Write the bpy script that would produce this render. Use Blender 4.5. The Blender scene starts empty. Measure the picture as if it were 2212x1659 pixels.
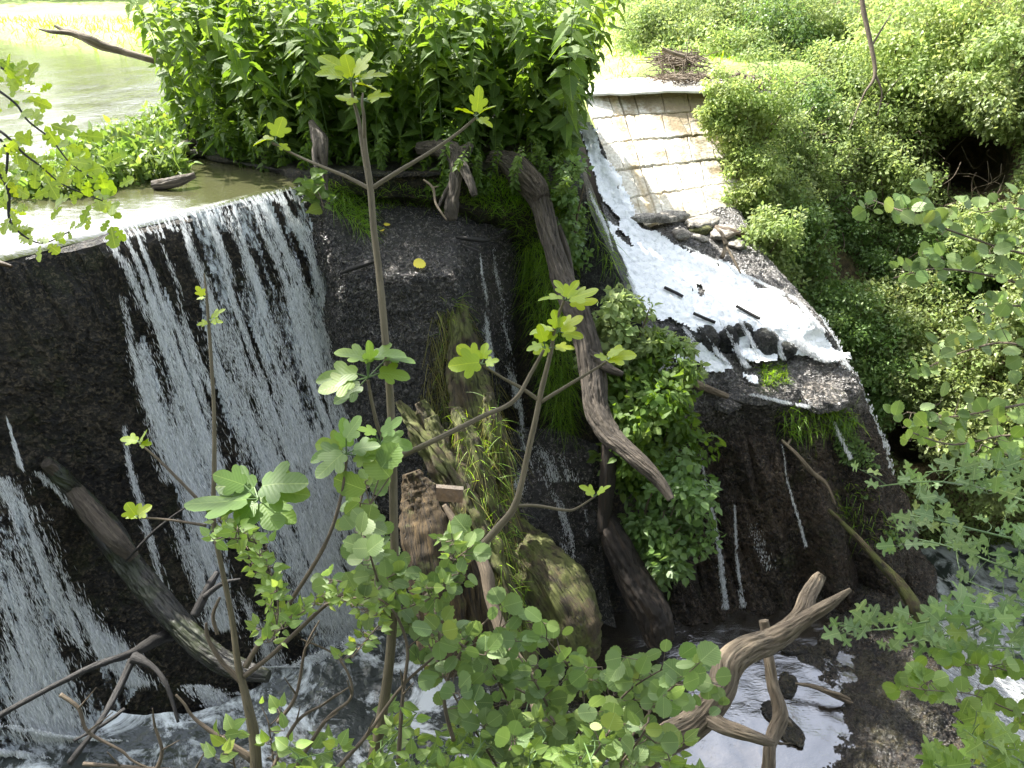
import bpy, math, random
import numpy as np
from mathutils import Vector

random.seed(7); RNG = np.random.default_rng(11)
S = bpy.context.scene
COL = S.collection
R = math.radians

# ------------------------------------------------------------------ camera, sky, sun, exposure
PITCH = 30.0
CAM_Z = 2.0
F = 1722.0; CX = 1106.0; CY = 829.0           # focal length and centre, photo measured at 2212 px width
cam_d = bpy.data.cameras.new('camera'); cam = bpy.data.objects.new('camera', cam_d); COL.objects.link(cam)
cam.location = (0, 0, CAM_Z); cam.rotation_euler = (R(90-PITCH), 0, 0)
cam_d.lens = 36.0*F/2212.0; cam_d.sensor_width = 36; cam_d.clip_start = 0.05; cam_d.clip_end = 2000
S.camera = cam
SUN_EL = 50.0; SUN_AZ = -46.0                  # azimuth from +Y, positive to +X
W = bpy.data.worlds.new('World'); S.world = W; W.use_nodes = True
wn = W.node_tree; bg = wn.nodes['Background']
sky = wn.nodes.new('ShaderNodeTexSky'); sky.sky_type = 'NISHITA'; sky.sun_disc = False
sky.sun_elevation = R(SUN_EL); sky.sun_rotation = R(SUN_AZ); sky.dust_density = 2.5; sky.air_density = 1.0; sky.ozone_density = 1.0
hz_ = wn.nodes.new('ShaderNodeHueSaturation'); hz_.inputs['Saturation'].default_value = .5
wn.links.new(sky.outputs[0], hz_.inputs['Color']); wn.links.new(hz_.outputs[0], bg.inputs[0]); bg.inputs[1].default_value = 0.15
sl = bpy.data.lights.new('sun', 'SUN'); sl.energy = 4.2; sl.angle = R(0.5); sl.color = (1, .96, .88)
so = bpy.data.objects.new('sun', sl); COL.objects.link(so)
sd = Vector((math.sin(R(SUN_AZ))*math.cos(R(SUN_EL)), math.cos(R(SUN_AZ))*math.cos(R(SUN_EL)), math.sin(R(SUN_EL))))
so.rotation_euler = sd.to_track_quat('Z', 'Y').to_euler()
S.view_settings.view_transform = 'Standard'; S.view_settings.look = 'None'
S.view_settings.gamma = 1.0; S.view_settings.exposure = 2.17
S.view_settings.use_curve_mapping = False
S.render.engine = 'CYCLES'
S.cycles.max_bounces = 8; S.cycles.transparent_max_bounces = 20

# ------------------------------------------------------------------ geometry helpers
SP, CP = math.sin(R(PITCH)), math.cos(R(PITCH))
CR = np.array((1.0, 0, 0)); CU = np.array((0, SP, CP)); CF = np.array((0, CP, -SP)); EYE = np.array((0, 0, CAM_Z))
def ray(px, py): return (px-CX)/F*CR + (CY-py)/F*CU + CF
def PD(px, py, t): return EYE + ray(px, py)*t
def PZ(px, py, z):
    r = ray(px, py); return EYE + r*((z-CAM_Z)/r[2])
def unit(a): return a/np.maximum(np.linalg.norm(a, axis=-1, keepdims=True), 1e-9)

def _h(ix, iy, iz, seed):
    n = (ix*374761393 + iy*668265263 + iz*2147483647 + seed*144665) & 0xffffffff
    n = ((n ^ (n >> 13))*1274126177) & 0xffffffff
    n = (n ^ (n >> 16)) & 0xffffffff
    n = (n*2246822519) & 0xffffffff
    return ((n ^ (n >> 15)) & 0xffffff)/float(0xffffff)
def vnoise(p, seed=0):
    p = np.asarray(p, float); i = np.floor(p).astype(np.int64); f = p-i; f = f*f*(3-2*f)
    r = 0
    for dx in (0, 1):
        for dy in (0, 1):
            for dz in (0, 1):
                w = (f[..., 0] if dx else 1-f[..., 0])*(f[..., 1] if dy else 1-f[..., 1])*(f[..., 2] if dz else 1-f[..., 2])
                r = r + w*_h(i[..., 0]+dx, i[..., 1]+dy, i[..., 2]+dz, seed)
    return r*2-1
def fbm(p, o=4, seed=0, g=.5):
    p = np.asarray(p, float); a = 1; s = 0; n = 0
    for k in range(o):
        s = s + a*vnoise(p*(2.03**k)+k*7.3, seed+k); n += a; a *= g
    return s/n

def mesh_obj(name, V, faces, mat, parent=None, attrs=None, smooth=True):
    """faces: ndarray (n,3) or (n,4), or list of such arrays"""
    if not isinstance(faces, list): faces = [faces]
    faces = [np.asarray(f, dtype=np.int64) for f in faces if len(f)]
    V = np.asarray(V, dtype=np.float32).reshape(-1, 3)
    me = bpy.data.meshes.new(name)
    me.vertices.add(len(V)); me.vertices.foreach_set('co', V.ravel())
    idx = np.concatenate([f.ravel() for f in faces]); sz = np.concatenate([np.full(len(f), f.shape[1]) for f in faces])
    me.loops.add(len(idx)); me.loops.foreach_set('vertex_index', idx.astype(np.int32))
    me.polygons.add(len(sz)); st = np.concatenate(([0], np.cumsum(sz)[:-1]))
    me.polygons.foreach_set('loop_start', st.astype(np.int32)); me.polygons.foreach_set('loop_total', sz.astype(np.int32))
    me.polygons.foreach_set('use_smooth', np.full(len(sz), bool(smooth)))
    me.update(calc_edges=True)
    for k, a in (attrs or {}).items():
        a = np.asarray(a, dtype=np.float32)
        if a.ndim == 1:
            at = me.attributes.new(k, 'FLOAT', 'POINT'); at.data.foreach_set('value', a)
        else:
            at = me.attributes.new(k, 'FLOAT_VECTOR', 'POINT'); at.data.foreach_set('vector', a.ravel())
    me.validate()
    me.materials.append(mat)
    o = bpy.data.objects.new(name, me); COL.objects.link(o)
    if parent is not None: o.parent = parent
    return o
def tag(o, label=None, cat=None, group=None, kind=None):
    if label: o['label'] = label
    if cat: o['category'] = cat
    if group: o['group'] = group
    if kind: o['kind'] = kind
    return o
def thing(name, label, cat, loc=(0, 0, 0), rotz=0, group=None):
    o = bpy.data.objects.new(name, None); COL.objects.link(o); o.empty_display_size = .1
    o.location = tuple(float(v) for v in loc); o.rotation_euler = (0, 0, rotz)
    return tag(o, label, cat, group)
def structure(o): o['kind'] = 'structure'; return o
def dup(root, loc, rot=(0, 0, 0), sc=1.0, label=None):
    r = root.copy(); COL.objects.link(r); r.location = tuple(float(v) for v in loc); r.rotation_euler = rot; r.scale = (sc, sc, sc)
    if label: r['label'] = label
    for ch in list(root.children):
        c = ch.copy(); COL.objects.link(c); c.parent = r
    return r

def resample(C, n, axis=0, smooth=True):
    C = np.asarray(C, float)
    C = np.moveaxis(C, axis, 0); m = len(C)
    x = np.linspace(0, m-1, n); i = np.minimum(x.astype(int), m-2); f = (x-i).reshape((-1,)+(1,)*(C.ndim-1))
    if not smooth or m < 3:
        o = C[i]*(1-f)+C[i+1]*f
    else:
        p0 = C[np.maximum(i-1, 0)]; p1 = C[i]; p2 = C[i+1]; p3 = C[np.minimum(i+2, m-1)]
        o = .5*((2*p1)+(-p0+p2)*f+(2*p0-5*p1+4*p2-p3)*f*f+(-p0+3*p1-3*p2+p3)*f**3)
    return np.moveaxis(o, 0, axis)
def grid_faces(nr, nc):
    a = (np.arange(nr-1)[:, None]*nc+np.arange(nc-1)[None, :]).ravel()
    return np.stack([a, a+nc, a+nc+1, a+1], 1)
def grid_normals(G):
    du = np.gradient(G, axis=1); dv = np.gradient(G, axis=0)
    return unit(np.cross(dv, du))
def patch(ctrl, nr, nc, disp=None, smooth=True):
    G = resample(resample(ctrl, nr, 0, smooth), nc, 1, smooth)
    if disp is not None:
        N = grid_normals(G)
        tocam = EYE-G
        s = np.sign((N*tocam).sum(-1, keepdims=True).mean())
        N = N*s
        G = G+N*disp(G)[..., None]
    return G
def gridobj(name, G, mat, parent=None, attrs=None, mask=None, smooth=True):
    nr, nc = G.shape[:2]; f = grid_faces(nr, nc)
    if mask is not None:
        mk = mask.reshape(-1)[f].mean(1) > .5; f = f[mk]
    return mesh_obj(name, G.reshape(-1, 3), f, mat, parent, attrs, smooth)

# tube along points; pts rows = x,y,z,r
def tube_arrays(pts, sides=10, seg=6, lump=.12, seed=0, cap=True, flat=1.0, ridge=0.0):
    P = np.asarray(pts, float)
    n = (len(P)-1)*seg+1
    P = resample(P, n, 0, True); c = P[:, :3]; r = np.maximum(P[:, 3], .0006)
    T = unit(np.gradient(c, axis=0))
    up = np.array((0, 0, 1.)) if abs(T[:, 2]).mean() < .8 else np.array((0, 1., 0))
    A = unit(np.cross(T, up)); B = np.cross(T, A)
    th = np.linspace(0, 2*np.pi, sides, endpoint=False)
    s = np.concatenate(([0], np.cumsum(np.linalg.norm(np.diff(c, axis=0), axis=1))))
    ct, stt = np.cos(th), np.sin(th)
    q = np.stack(np.broadcast_arrays(ct[None]*1.6, stt[None]*1.6, (s/np.maximum(r.mean(), .001)*.35)[:, None]), -1)
    rr = r[:, None]*(1+lump*fbm(q, 3, seed))
    if ridge:
        tw = (s*3.0)[:, None]*.25; qq = np.stack(np.broadcast_arrays(np.cos(th[None]+tw)*4.2, np.sin(th[None]+tw)*4.2, (s*2.6)[:, None]), -1)
        rr = rr*(1-ridge*(1-np.minimum(1, np.abs(fbm(qq, 3, seed+9))*5))-ridge*.5*np.abs(fbm(qq*2.3, 3, seed+5)))
    V = c[:, None]+rr[..., None]*(ct[None, :, None]*A[:, None]+flat*stt[None, :, None]*B[:, None])
    bk = np.stack(np.broadcast_arrays(ct[None]*r[:, None], stt[None]*r[:, None], s[:, None]), -1)
    i = np.arange(n-1)[:, None]*sides; j = np.arange(sides)[None]; j2 = (j+1) % sides
    f = np.stack([i+j, i+j2, i+sides+j2, i+sides+j], -1).reshape(-1, 4)
    V = V.reshape(-1, 3); bk = bk.reshape(-1, 3)
    fs = [f]
    if cap:
        k = len(V); V = np.vstack([V, c[:1], c[-1:]]); bk = np.vstack([bk, [[0, 0, 0]], [[0, 0, s[-1]]]])
        j = np.arange(sides); j2 = (j+1) % sides; b = (n-1)*sides
        fs.append(np.stack([np.full(sides, k), j2, j], 1)); fs.append(np.stack([np.full(sides, k+1), b+j, b+j2], 1))
    return V, fs, bk
class Bag:
    """collects geometry of one mesh"""
    def __init__(s): s.V = []; s.F3 = []; s.F4 = []; s.bk = []; s.rnd = []; s.n = 0
    def add(s, V, fs, bk=None, rnd=None):
        V = np.asarray(V, float).reshape(-1, 3)
        if not isinstance(fs, list): fs = [fs]
        for f in fs:
            f = np.asarray(f)
            if len(f): (s.F3 if f.shape[1] == 3 else s.F4).append(f+s.n)
        s.V.append(V); s.bk.append(np.zeros_like(V) if bk is None else bk)
        s.rnd.append(np.full(len(V), RNG.random()) if rnd is None else np.broadcast_to(rnd, (len(V),)))
        s.n += len(V)
    def tube(s, pts, **k):
        V, f, b = tube_arrays(pts, **k); s.add(V, f, b)
    def build(s, name, mat, parent=None, smooth=True, attrs=True):
        fs = []
        if s.F3: fs.append(np.vstack(s.F3))
        if s.F4: fs.append(np.vstack(s.F4))
        V = np.vstack(s.V)
        if parent is not None: V = V-np.array(parent.location)
        return mesh_obj(name, V, fs, mat, parent, {'bk': np.vstack(s.bk), 'rnd': np.concatenate(s.rnd)}, smooth)
def pxpath(L): # rows px,py,t,rpx -> xyz r
    return [tuple(PD(a, b, t))+(r*t/F,) for a, b, t, r in L]

# ------------------------------------------------------------------ leaf templates (x length 0..1, y width, z up)
def fan(outline, cx=.45, fold=.12, droop=.12, pleat=0.0):
    o = np.array(outline, float); c = np.array((cx, 0.0))
    V = np.zeros((len(o)+1, 3)); V[0, :2] = c; V[1:, :2] = o
    V[:, 2] = fold*np.abs(V[:, 1])-droop*V[:, 0]**2
    if pleat: V[1::2, 2] += pleat
    n = len(o); i = np.arange(n)
    f = np.stack([np.zeros(n, int), 1+i, 1+(i+1) % n], 1)
    return V, f
def sym(half): return [(x, y) for x, y in half]+[(x, -y) for x, y in half[::-1] if abs(y) > 1e-6]
T_NETTLE = fan(sym([(0, 0), (.03, .2), (.14, .31), (.24, .285), (.3, .325), (.4, .255), (.48, .275), (.57, .18), (.65, .185), (.75, .085), (.86, .07), (1, 0)]), .38, .28, .22)
T_OV = fan(sym([(0, 0), (.12, .22), (.35, .3), (.65, .2), (1, 0)]), .4, .25, .2)
T_ALD = fan(sym([(0, 0), (.04, .17), (.12, .24), (.17, .36), (.28, .38), (.36, .46), (.47, .44), (.56, .49), (.66, .43), (.76, .42), (.83, .31), (.92, .26), (.95, .12), (1.0, 0.0)]), .45, .10, .16, .035)
T_FIG = fan(sym([(0, 0), (-.05, .16), (.02, .30), (.13, .34), (.2, .30), (.25, .42), (.35, .53), (.48, .56), (.56, .47), (.55, .34), (.5, .24), (.62, .27), (.78, .27), (.92, .19), (1.0, .07), (1.02, 0)]), .34, .10, .18)
T_OAK = fan(sym([(0, 0), (.06, .05), (.12, .13), (.2, .19), (.27, .17), (.3, .11), (.36, .13), (.4, .25), (.48, .31), (.56, .28), (.58, .19), (.64, .17), (.68, .27), (.76, .31), (.83, .26), (.87, .2), (.95, .19), (1, .1), (1.01, 0)]), .5, .1, .15)
T_MAP = fan(sym([(0, 0), (.05, .12), (.12, .42), (.25, .33), (.36, .16), (.48, .2), (.62, .5), (.72, .36), (.66, .14), (.82, .16), (.92, .1), (1, 0)]), .38, .12, .15)
T_SM = (np.array([(0, 0, 0), (.45, .3, .06), (1, 0, -.12), (.45, -.3, .06)], float), np.array([(0, 1, 2), (0, 2, 3)]))
T_LONG = (np.array([(0, 0, 0), (.4, .1, .03), (1, 0, -.2), (.4, -.1, .03)], float), np.array([(0, 1, 2), (0, 2, 3)]))
T_SM6 = fan(sym([(0, 0), (.2, .27), (.55, .3), (1, 0)]), .4, .2, .2)

def leaves(bag, tpl, pos, dirv, nrm, size, rnd=None):
    pos = np.atleast_2d(pos); n = len(pos)
    X = unit(np.broadcast_to(dirv, (n, 3)).astype(float)); N = np.broadcast_to(nrm, (n, 3)).astype(float)
    N = unit(N-(N*X).sum(-1, keepdims=True)*X+1e-6); Y = np.cross(N, X)
    size = np.broadcast_to(size, (n,)).astype(float)
    T, f = tpl; k = len(T)
    wv = 1+.18*RNG.standard_normal(n)
    V = pos[:, None]+size[:, None, None]*(T[None, :, 0:1]*X[:, None]+T[None, :, 1:2]*Y[:, None]*wv[:, None, None]+T[None, :, 2:3]*N[:, None]*(1+.8*RNG.standard_normal(n))[:, None, None])
    ff = (f[None]+(np.arange(n)*k)[:, None, None]).reshape(-1, f.shape[1])
    if rnd is None: rnd = RNG.random(n)
    bk = np.broadcast_to(T[None], (n, k, 3)).reshape(-1, 3)
    bag.add(V.reshape(-1, 3), ff, bk, np.repeat(np.broadcast_to(rnd, (n,)), k))

def blades(bag, base, dirv, length, width, droop=1.0, seg=4):
    base = np.atleast_2d(base); n = len(base)
    d = unit(np.broadcast_to(dirv, (n, 3)).astype(float)); length = np.broadcast_to(length, (n,)).astype(float); width = np.broadcast_to(width, (n,)).astype(float)
    droop = np.broadcast_to(droop, (n,))
    side = unit(np.cross(d, unit(RNG.standard_normal((n, 3)))))
    rows = []
    for k in range(seg+1):
        u = k/seg
        c = base+d*(length*u)[:, None]; c = c.copy(); c[:, 2] -= droop*length*u*u*.6
        w = width*(1-u)**.7*.5+.0003
        rows.append(np.stack([c-side*w[:, None], c+side*w[:, None]], 1))
    V = np.stack(rows, 1).reshape(n, -1, 3); k = (seg+1)*2
    f = np.array([(2*a, 2*a+1, 2*a+3, 2*a+2) for a in range(seg)])
    ff = (f[None]+(np.arange(n)*k)[:, None, None]).reshape(-1, 4)
    bag.add(V.reshape(-1, 3), ff, None, np.repeat(RNG.random(n), k))

# ------------------------------------------------------------------ materials
class M:
    def __init__(s, name):
        s.m = bpy.data.materials.new(name); s.m.use_nodes = True; s.t = s.m.node_tree; s.p = s.t.nodes['Principled BSDF']; s.out = s.t.nodes['Material Output']
    def n(s, ty, **k):
        a = s.t.nodes.new('ShaderNode'+ty)
        for key, v in k.items():
            if key.startswith('i_'): a.inputs[key[2:].replace('_', ' ')].default_value = v
            else: setattr(a, key, v)
        return a
    def l(s, a, b): s.t.links.new(a, b)
    def attr(s, name, vec=False):
        a = s.n('Attribute', attribute_name=name); return a.outputs['Vector' if vec else 'Fac']
    def pos(s, scale=(1, 1, 1)):
        g = s.n('NewGeometry'); mp = s.n('Mapping'); mp.inputs['Scale'].default_value = scale; s.l(g.outputs['Position'], mp.inputs[0]); return mp.outputs[0]
    def noise(s, vec, scale, detail=4, rough=.6, dist=0.0):
        a = s.n('TexNoise'); a.inputs['Scale'].default_value = scale; a.inputs['Detail'].default_value = detail; a.inputs['Roughness'].default_value = rough; a.inputs['Distortion'].default_value = dist
        s.l(vec, a.inputs['Vector']); return a.outputs['Fac']
    def ramp(s, fac, stops):
        a = s.n('ValToRGB'); e = a.color_ramp.elements
        while len(e) < len(stops): e.new(.5)
        for el, (p, c) in zip(e, stops):
            el.position = p; el.color = (c if len(c) == 4 else tuple(c)+(1,)) if hasattr(c, '__len__') else (c, c, c, 1)
        s.l(fac, a.inputs[0]); return a.outputs[0]
    def mix(s, f, a, b, blend='MIX'):
        x = s.n('Mix', data_type='RGBA', blend_type=blend)
        for sock, v in ((x.inputs[0], f), (x.inputs[6], a), (x.inputs[7], b)):
            if hasattr(v, 'is_linked') or hasattr(v, 'links'): s.l(v, sock)
            else: sock.default_value = (tuple(v)+(1,) if hasattr(v, '__len__') and len(v) == 3 else v)
        return x.outputs[2]
    def math(s, op, a, b=None, clamp=False):
        x = s.n('Math', operation=op); x.use_clamp = clamp
        for sock, v in ((x.inputs[0], a), (x.inputs[1], b)):
            if v is None: continue
            if hasattr(v, 'links'): s.l(v, sock)
            else: sock.default_value = v
        return x.outputs[0]
    def bump(s, h, strength=.5, dist=.02):
        b = s.n('Bump'); b.inputs['Strength'].default_value = strength; b.inputs['Distance'].default_value = dist
        s.l(h, b.inputs['Height']); s.l(b.outputs[0], s.p.inputs['Normal']); return b.outputs[0]
    def col(s, c):
        if hasattr(c, 'links'): s.l(c, s.p.inputs['Base Color'])
        else: s.p.inputs['Base Color'].default_value = tuple(c)+(1,)
    def rough(s, v):
        if hasattr(v, 'links'): s.l(v, s.p.inputs['Roughness'])
        else: s.p.inputs['Roughness'].default_value = v

def leaf_mat(name, c1, c2, trans=.4, rough=.42, vein=False, tcol=1.9):
    m = M(name); r = m.attr('rnd')
    c = m.ramp(r, [(0, c1), (.85, c2), (1, (c2[0]*1.25, c2[1]*1.08, c2[2]*.8))])
    if vein:
        v = m.attr('bk', True); sp = m.n('SeparateXYZ'); m.l(v, sp.inputs[0])
        ay = m.math('ABSOLUTE', sp.outputs[1])
        k = m.math('SUBTRACT', sp.outputs[0], m.math('MULTIPLY', ay, .75))
        fr = m.math('ABSOLUTE', m.math('SUBTRACT', m.math('FRACT', m.math('MULTIPLY', k, 9.0)), .5))
        sv = m.math('LESS_THAN', fr, .07); mv = m.math('LESS_THAN', ay, .012)
        vv = m.math('MAXIMUM', m.math('MULTIPLY', sv, .3), mv)
        c = m.mix(vv, c, (c2[0]*1.5+.01, c2[1]*1.35+.01, c2[2]*1.5+.01))
        m.bump(m.math('MULTIPLY', fr, -1.0), .25, .003)
    ns = m.noise(m.pos(), 3.0, 2); c = m.mix(m.ramp(ns, [(.35, 0.0), (.7, .5)]), c, (c2[0]*.8, c2[1]*1.1, c2[2]*.7))
    m.col(c); m.rough(rough)
    tr = m.n('BsdfTranslucent'); hs = m.n('HueSaturation'); hs.inputs['Value'].default_value = tcol; hs.inputs['Hue'].default_value = .485; hs.inputs['Saturation'].default_value = 1.1
    m.l(c, hs.inputs['Color']); m.l(hs.outputs[0], tr.inputs[0])
    mx = m.n('MixShader'); mx.inputs[0].default_value = trans
    m.l(m.p.outputs[0], mx.inputs[1]); m.l(tr.outputs[0], mx.inputs[2]); m.l(mx.outputs[0], m.out.inputs[0])
    return m.m
def wood_mat(name, c1, c2, c3=None, sc=60, rough=.8, bump=.8, moss=None, mossamt=.5):
    m = M(name); v = m.attr('bk', True)
    mp = m.n('Mapping'); mp.inputs['Scale'].default_value = (1, 1, .09); m.l(v, mp.inputs[0])
    n1 = m.noise(mp.outputs[0], sc, 6, .7, .3); n2 = m.noise(m.pos(), 7, 4)
    c = m.ramp(n1, [(.3, c1), (.55, c2), (.75, c3 or c2)])
    c = m.mix(m.ramp(n2, [(.35, .0), (.7, .55)]), c, (c1[0]*.8, c1[1]*.75, c1[2]*.7)); mp2 = m.n('Mapping'); mp2.inputs['Scale'].default_value = (1, 1, .035); m.l(v, mp2.inputs[0])
    nk = m.noise(mp2.outputs[0], sc*1.3, 3, .6, .6); ck = m.ramp(nk, [(.485, 0.0), (.5, 1.0), (.515, 0.0)]); c = m.mix(m.math('MULTIPLY', ck, .8), c, tuple(x*.25 for x in c1)); n1 = m.math('SUBTRACT', n1, m.math('MULTIPLY', ck, .8))
    if moss:
        n3 = m.noise(m.pos(), 5, 6, .7)
        c = m.mix(m.ramp(n3, [(.62-.3*mossamt, 0.0), (.72-.3*mossamt, .9)]), c, moss)
    m.col(c); m.rough(rough); m.bump(n1, bump, .02); return m.m
def rock_mat(name, c1, c2, c3, rlo=.12, rhi=.5, sc=1.0, bump=.9, moss=None, mossamt=.4, stretch=(1, 1, 1), grain=70, spec=.5, ior=1.45, speck=0.0, speckc=None):
    m = M(name); v = m.pos(stretch)
    n1 = m.noise(v, 1.6*sc, 8, .68); n2 = m.noise(v, 9*sc, 7, .75); n3 = m.noise(v, grain, 3, .6, .8)
    c = m.ramp(n1, [(.34, c1), (.5, c2), (.64, c3)])
    c = m.mix(m.ramp(n2, [(.40, .85), (.54, 0.0)]), c, tuple(x*.35 for x in c1))
    c = m.mix(m.ramp(n2, [(.56, 0.0), (.68, .7)]), c, tuple(x*1.9 for x in c3))
    c = m.mix(m.ramp(n3, [(.42, .8), (.48, 0.0)]), c, tuple(x*.3 for x in c1))
    if moss:
        nm = m.noise(m.pos(), 2.6*sc, 8, .78)
        mk = m.math('MULTIPLY', m.ramp(nm, [(.66-.35*mossamt, 0.0), (.74-.35*mossamt, .92)]), m.ramp(n3, [(.4, .3), (.55, 1.0)]))
        c = m.mix(mk, c, moss)
    if speck:
        c = m.mix(m.math('MULTIPLY', m.ramp(n3, [(.56, 0.0), (.60, 1.0)]), speck), c, speckc or tuple(x*3.2 for x in c3))
    m.col(c); m.rough(m.ramp(n2, [(.3, rlo), (.7, rhi)])); m.p.inputs['Specular IOR Level'].default_value = spec; m.p.inputs['IOR'].default_value = ior
    h = m.math('ADD', m.math('MULTIPLY', n2, 1.2), m.math('MULTIPLY', n3, .6)); m.bump(h, bump, .05); return m.m
def water_mat(name, base, ior=1.6, sc=6, bump=.3, rough=.03, stretch=(1, 1, 1), foam=None):
    m = M(name); v = m.pos(stretch)
    n1 = m.noise(v, sc, 5, .6, .4); n2 = m.noise(v, sc*4.5, 3, .6)
    m.col(base); m.rough(rough); m.p.inputs['IOR'].default_value = ior
    m.bump(m.math('ADD', n1, m.math('MULTIPLY', n2, .35)), bump, .03)
    if foam:
        nf = m.noise(v, foam[0], 6, .7, .6); f = m.ramp(nf, [(foam[1], 0.0), (foam[1]+.12, 1.0)])
        m.col(m.mix(f, base, (.82, .85, .87))); m.rough(m.ramp(f, [(0, rough), (1, .7)]))
    return m.m
def foam_mat(name, c=(.82, .86, .9), thr=.35, sc=30, stretch=(1, 1, 1), dark=(.05, .055, .05), bump=.6):
    m = M(name); v = m.pos(stretch); n = m.noise(v, sc, 7, .7, .5); n2 = m.noise(v, sc*.2, 4, .6)
    k = m.math('ADD', m.math('MULTIPLY', n, .6), m.math('MULTIPLY', n2, .4))
    f = m.ramp(k, [(thr-.08, 0.0), (thr+.03, 1.0)])
    m.col(m.mix(f, dark, c)); m.rough(m.ramp(f, [(0, .1), (1, .55)])); m.bump(n, bump, .03); return m.m
def flat_mat(name, c, rough=.7):
    m = M(name); n = m.noise(m.pos(), 25, 4); m.col(m.mix(m.ramp(n, [(.3, 0.0), (.7, .6)]), c, tuple(x*.6 for x in c))); m.rough(rough); return m.m

MT = {}
MT['nettle'] = leaf_mat('nettle_leaf', (.045, .085, .015), (.11, .17, .028), .5, .62, vein=True)
MT['alder'] = leaf_mat('alder_leaf', (.075, .12, .04), (.15, .21, .065), .36, .5, vein=True)
MT['round'] = leaf_mat('round_leaf', (.10, .155, .035), (.17, .24, .055), .38, .5, vein=True)
MT['fig'] = leaf_mat('fig_leaf', (.07, .13, .03), (.125, .195, .04), .42, .5, vein=True)
MT['figyoung'] = leaf_mat('young_fig_leaf', (.2, .27, .02), (.27, .34, .025), .5, .42, vein=True, tcol=1.6)
MT['oak'] = leaf_mat('oak_leaf', (.15, .22, .035), (.23, .31, .04), .55, .45, vein=True)
MT['maple'] = leaf_mat('maple_leaf', (.08, .13, .055), (.16, .22, .085), .36, .5, vein=True)
MT['ivy'] = leaf_mat('ivy_leaf', (.07, .12, .035), (.14, .21, .065), .38, .45)
MT['bankA'] = leaf_mat('bank_leaf', (.125, .165, .06), (.24, .29, .115), .42, .6)
MT['bankB'] = leaf_mat('pale_leaf', (.155, .205, .07), (.29, .34, .13), .45, .5)
MT['bankC'] = leaf_mat('olive_leaf', (.12, .15, .05), (.22, .26, .10), .35, .5)
MT['grass'] = leaf_mat('grass_blade', (.10, .19, .02), (.22, .34, .045), .5, .5)
MT['drygrass'] = leaf_mat('dry_blade', (.16, .15, .05), (.3, .27, .09), .4, .5)
MT['stemgreen'] = flat_mat('green_stem', (.1, .17, .05), .5)
MT['barkfig'] = wood_mat('fig_bark', (.08, .065, .035), (.13, .105, .06), (.17, .145, .09), 90, .75, .35)
MT['twig'] = wood_mat('twig_bark', (.07, .052, .035), (.15, .115, .075), (.21, .17, .12), 90, .8, .5)
MT['dead'] = wood_mat('dead_wood', (.07, .05, .03), (.2, .155, .1), (.34, .28, .2), 45, .75, .7)
MT['drift'] = wood_mat('drift_wood', (.03, .023, .016), (.085, .067, .048), (.21, .175, .13), 40, .75, 1.0)
MT['darkwood'] = wood_mat('wet_dark_wood', (.005, .004, .004), (.014, .012, .010), (.035, .030, .026), 40, .65, .9)
MT['wetlog'] = wood_mat('wet_log', (.008, .007, .006), (.024, .022, .018), (.075, .07, .06), 30, .4, .9, moss=(.022, .028, .009), mossamt=.55)
MT['rotten'] = wood_mat('rotten_wood', (.018, .012, .006), (.08, .052, .02), (.2, .13, .05), 30, .85, 1.3, moss=(.075, .08, .02), mossamt=.25)
MT['mossy'] = wood_mat('mossy_timber', (.022, .016, .008), (.075, .054, .022), (.15, .11, .045), 26, .75, 1.3, moss=(.085, .095, .018), mossamt=.6)
MT['darkrot'] = wood_mat('dark_rotten_wood', (.008, .005, .003), (.025, .016, .009), (.085, .05, .024), 30, .7, 1.3)
MT['bark'] = wood_mat('rough_bark', (.03, .022, .016), (.11, .085, .06), (.26, .21, .16), 50, .85, 1.3)
MT['board'] = wood_mat('board_wood', (.03, .017, .006), (.065, .037, .012), (.09, .052, .018), 30, .6, .3)
MT['damface'] = rock_mat('wet_dam_face', (.008, .007, .006), (.020, .017, .013), (.04, .031, .020), .25, .55, 1.2, 1.0, moss=(.022, .026, .008), mossamt=.42, grain=40, speck=.6)
MT['concrete'] = rock_mat('wet_concrete', (.010, .008, .006), (.024, .018, .013), (.046, .035, .026), .10, .3, 1.2, 1.0, grain=36, ior=2.0, speck=.8, speckc=(.2, .18, .16))
MT['cliff'] = rock_mat('wet_rock', (.015, .012, .008), (.04, .03, .02), (.085, .062, .042), .12, .5, 1.0, 1.2, moss=(.04, .045, .012), mossamt=.33)
MT['shelf'] = rock_mat('shelf_rock', (.03, .028, .025), (.075, .068, .06), (.13, .115, .1), .1, .4, 1.2, 1.2, grain=36, ior=1.9, speck=.8)
MT['pier'] = rock_mat('wet_pier', (.005, .006, .005), (.012, .013, .010), (.028, .03, .022), .35, .7, 1.3, 1.0, moss=(.04, .055, .015), mossamt=.35, grain=36, speck=.5)
MT['soil'] = rock_mat('soil', (.02, .014, .008), (.05, .036, .02), (.1, .075, .045), .7, .95, 1.5, .8)
MT['bankrock'] = rock_mat('bank_rock', (.06, .045, .02), (.15, .11, .05), (.24, .18, .1), .8, .95, 1.0, .8, moss=(.05, .07, .02), mossamt=.4)
MT['slab'] = rock_mat('slab_rock', (.010, .008, .006), (.026, .020, .013), (.055, .041, .026), .12, .45, 1.5, 1.0, moss=(.036, .032, .009), mossamt=.55, grain=34, ior=1.75, speck=.35)
MT['pale'] = rock_mat('pale_stone', (.2, .18, .15), (.38, .35, .3), (.5, .47, .42), .5, .8, 1.5, .6)

# ------------------------------------------------------------------ the setting: ground, river, dam
def wall_t(px, py, off=0.0):
    r = ray(px, py); nd = .7071*(r[0]-r[1]); return (6.95-off)/(-(nd+.35*r[2]))
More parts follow.
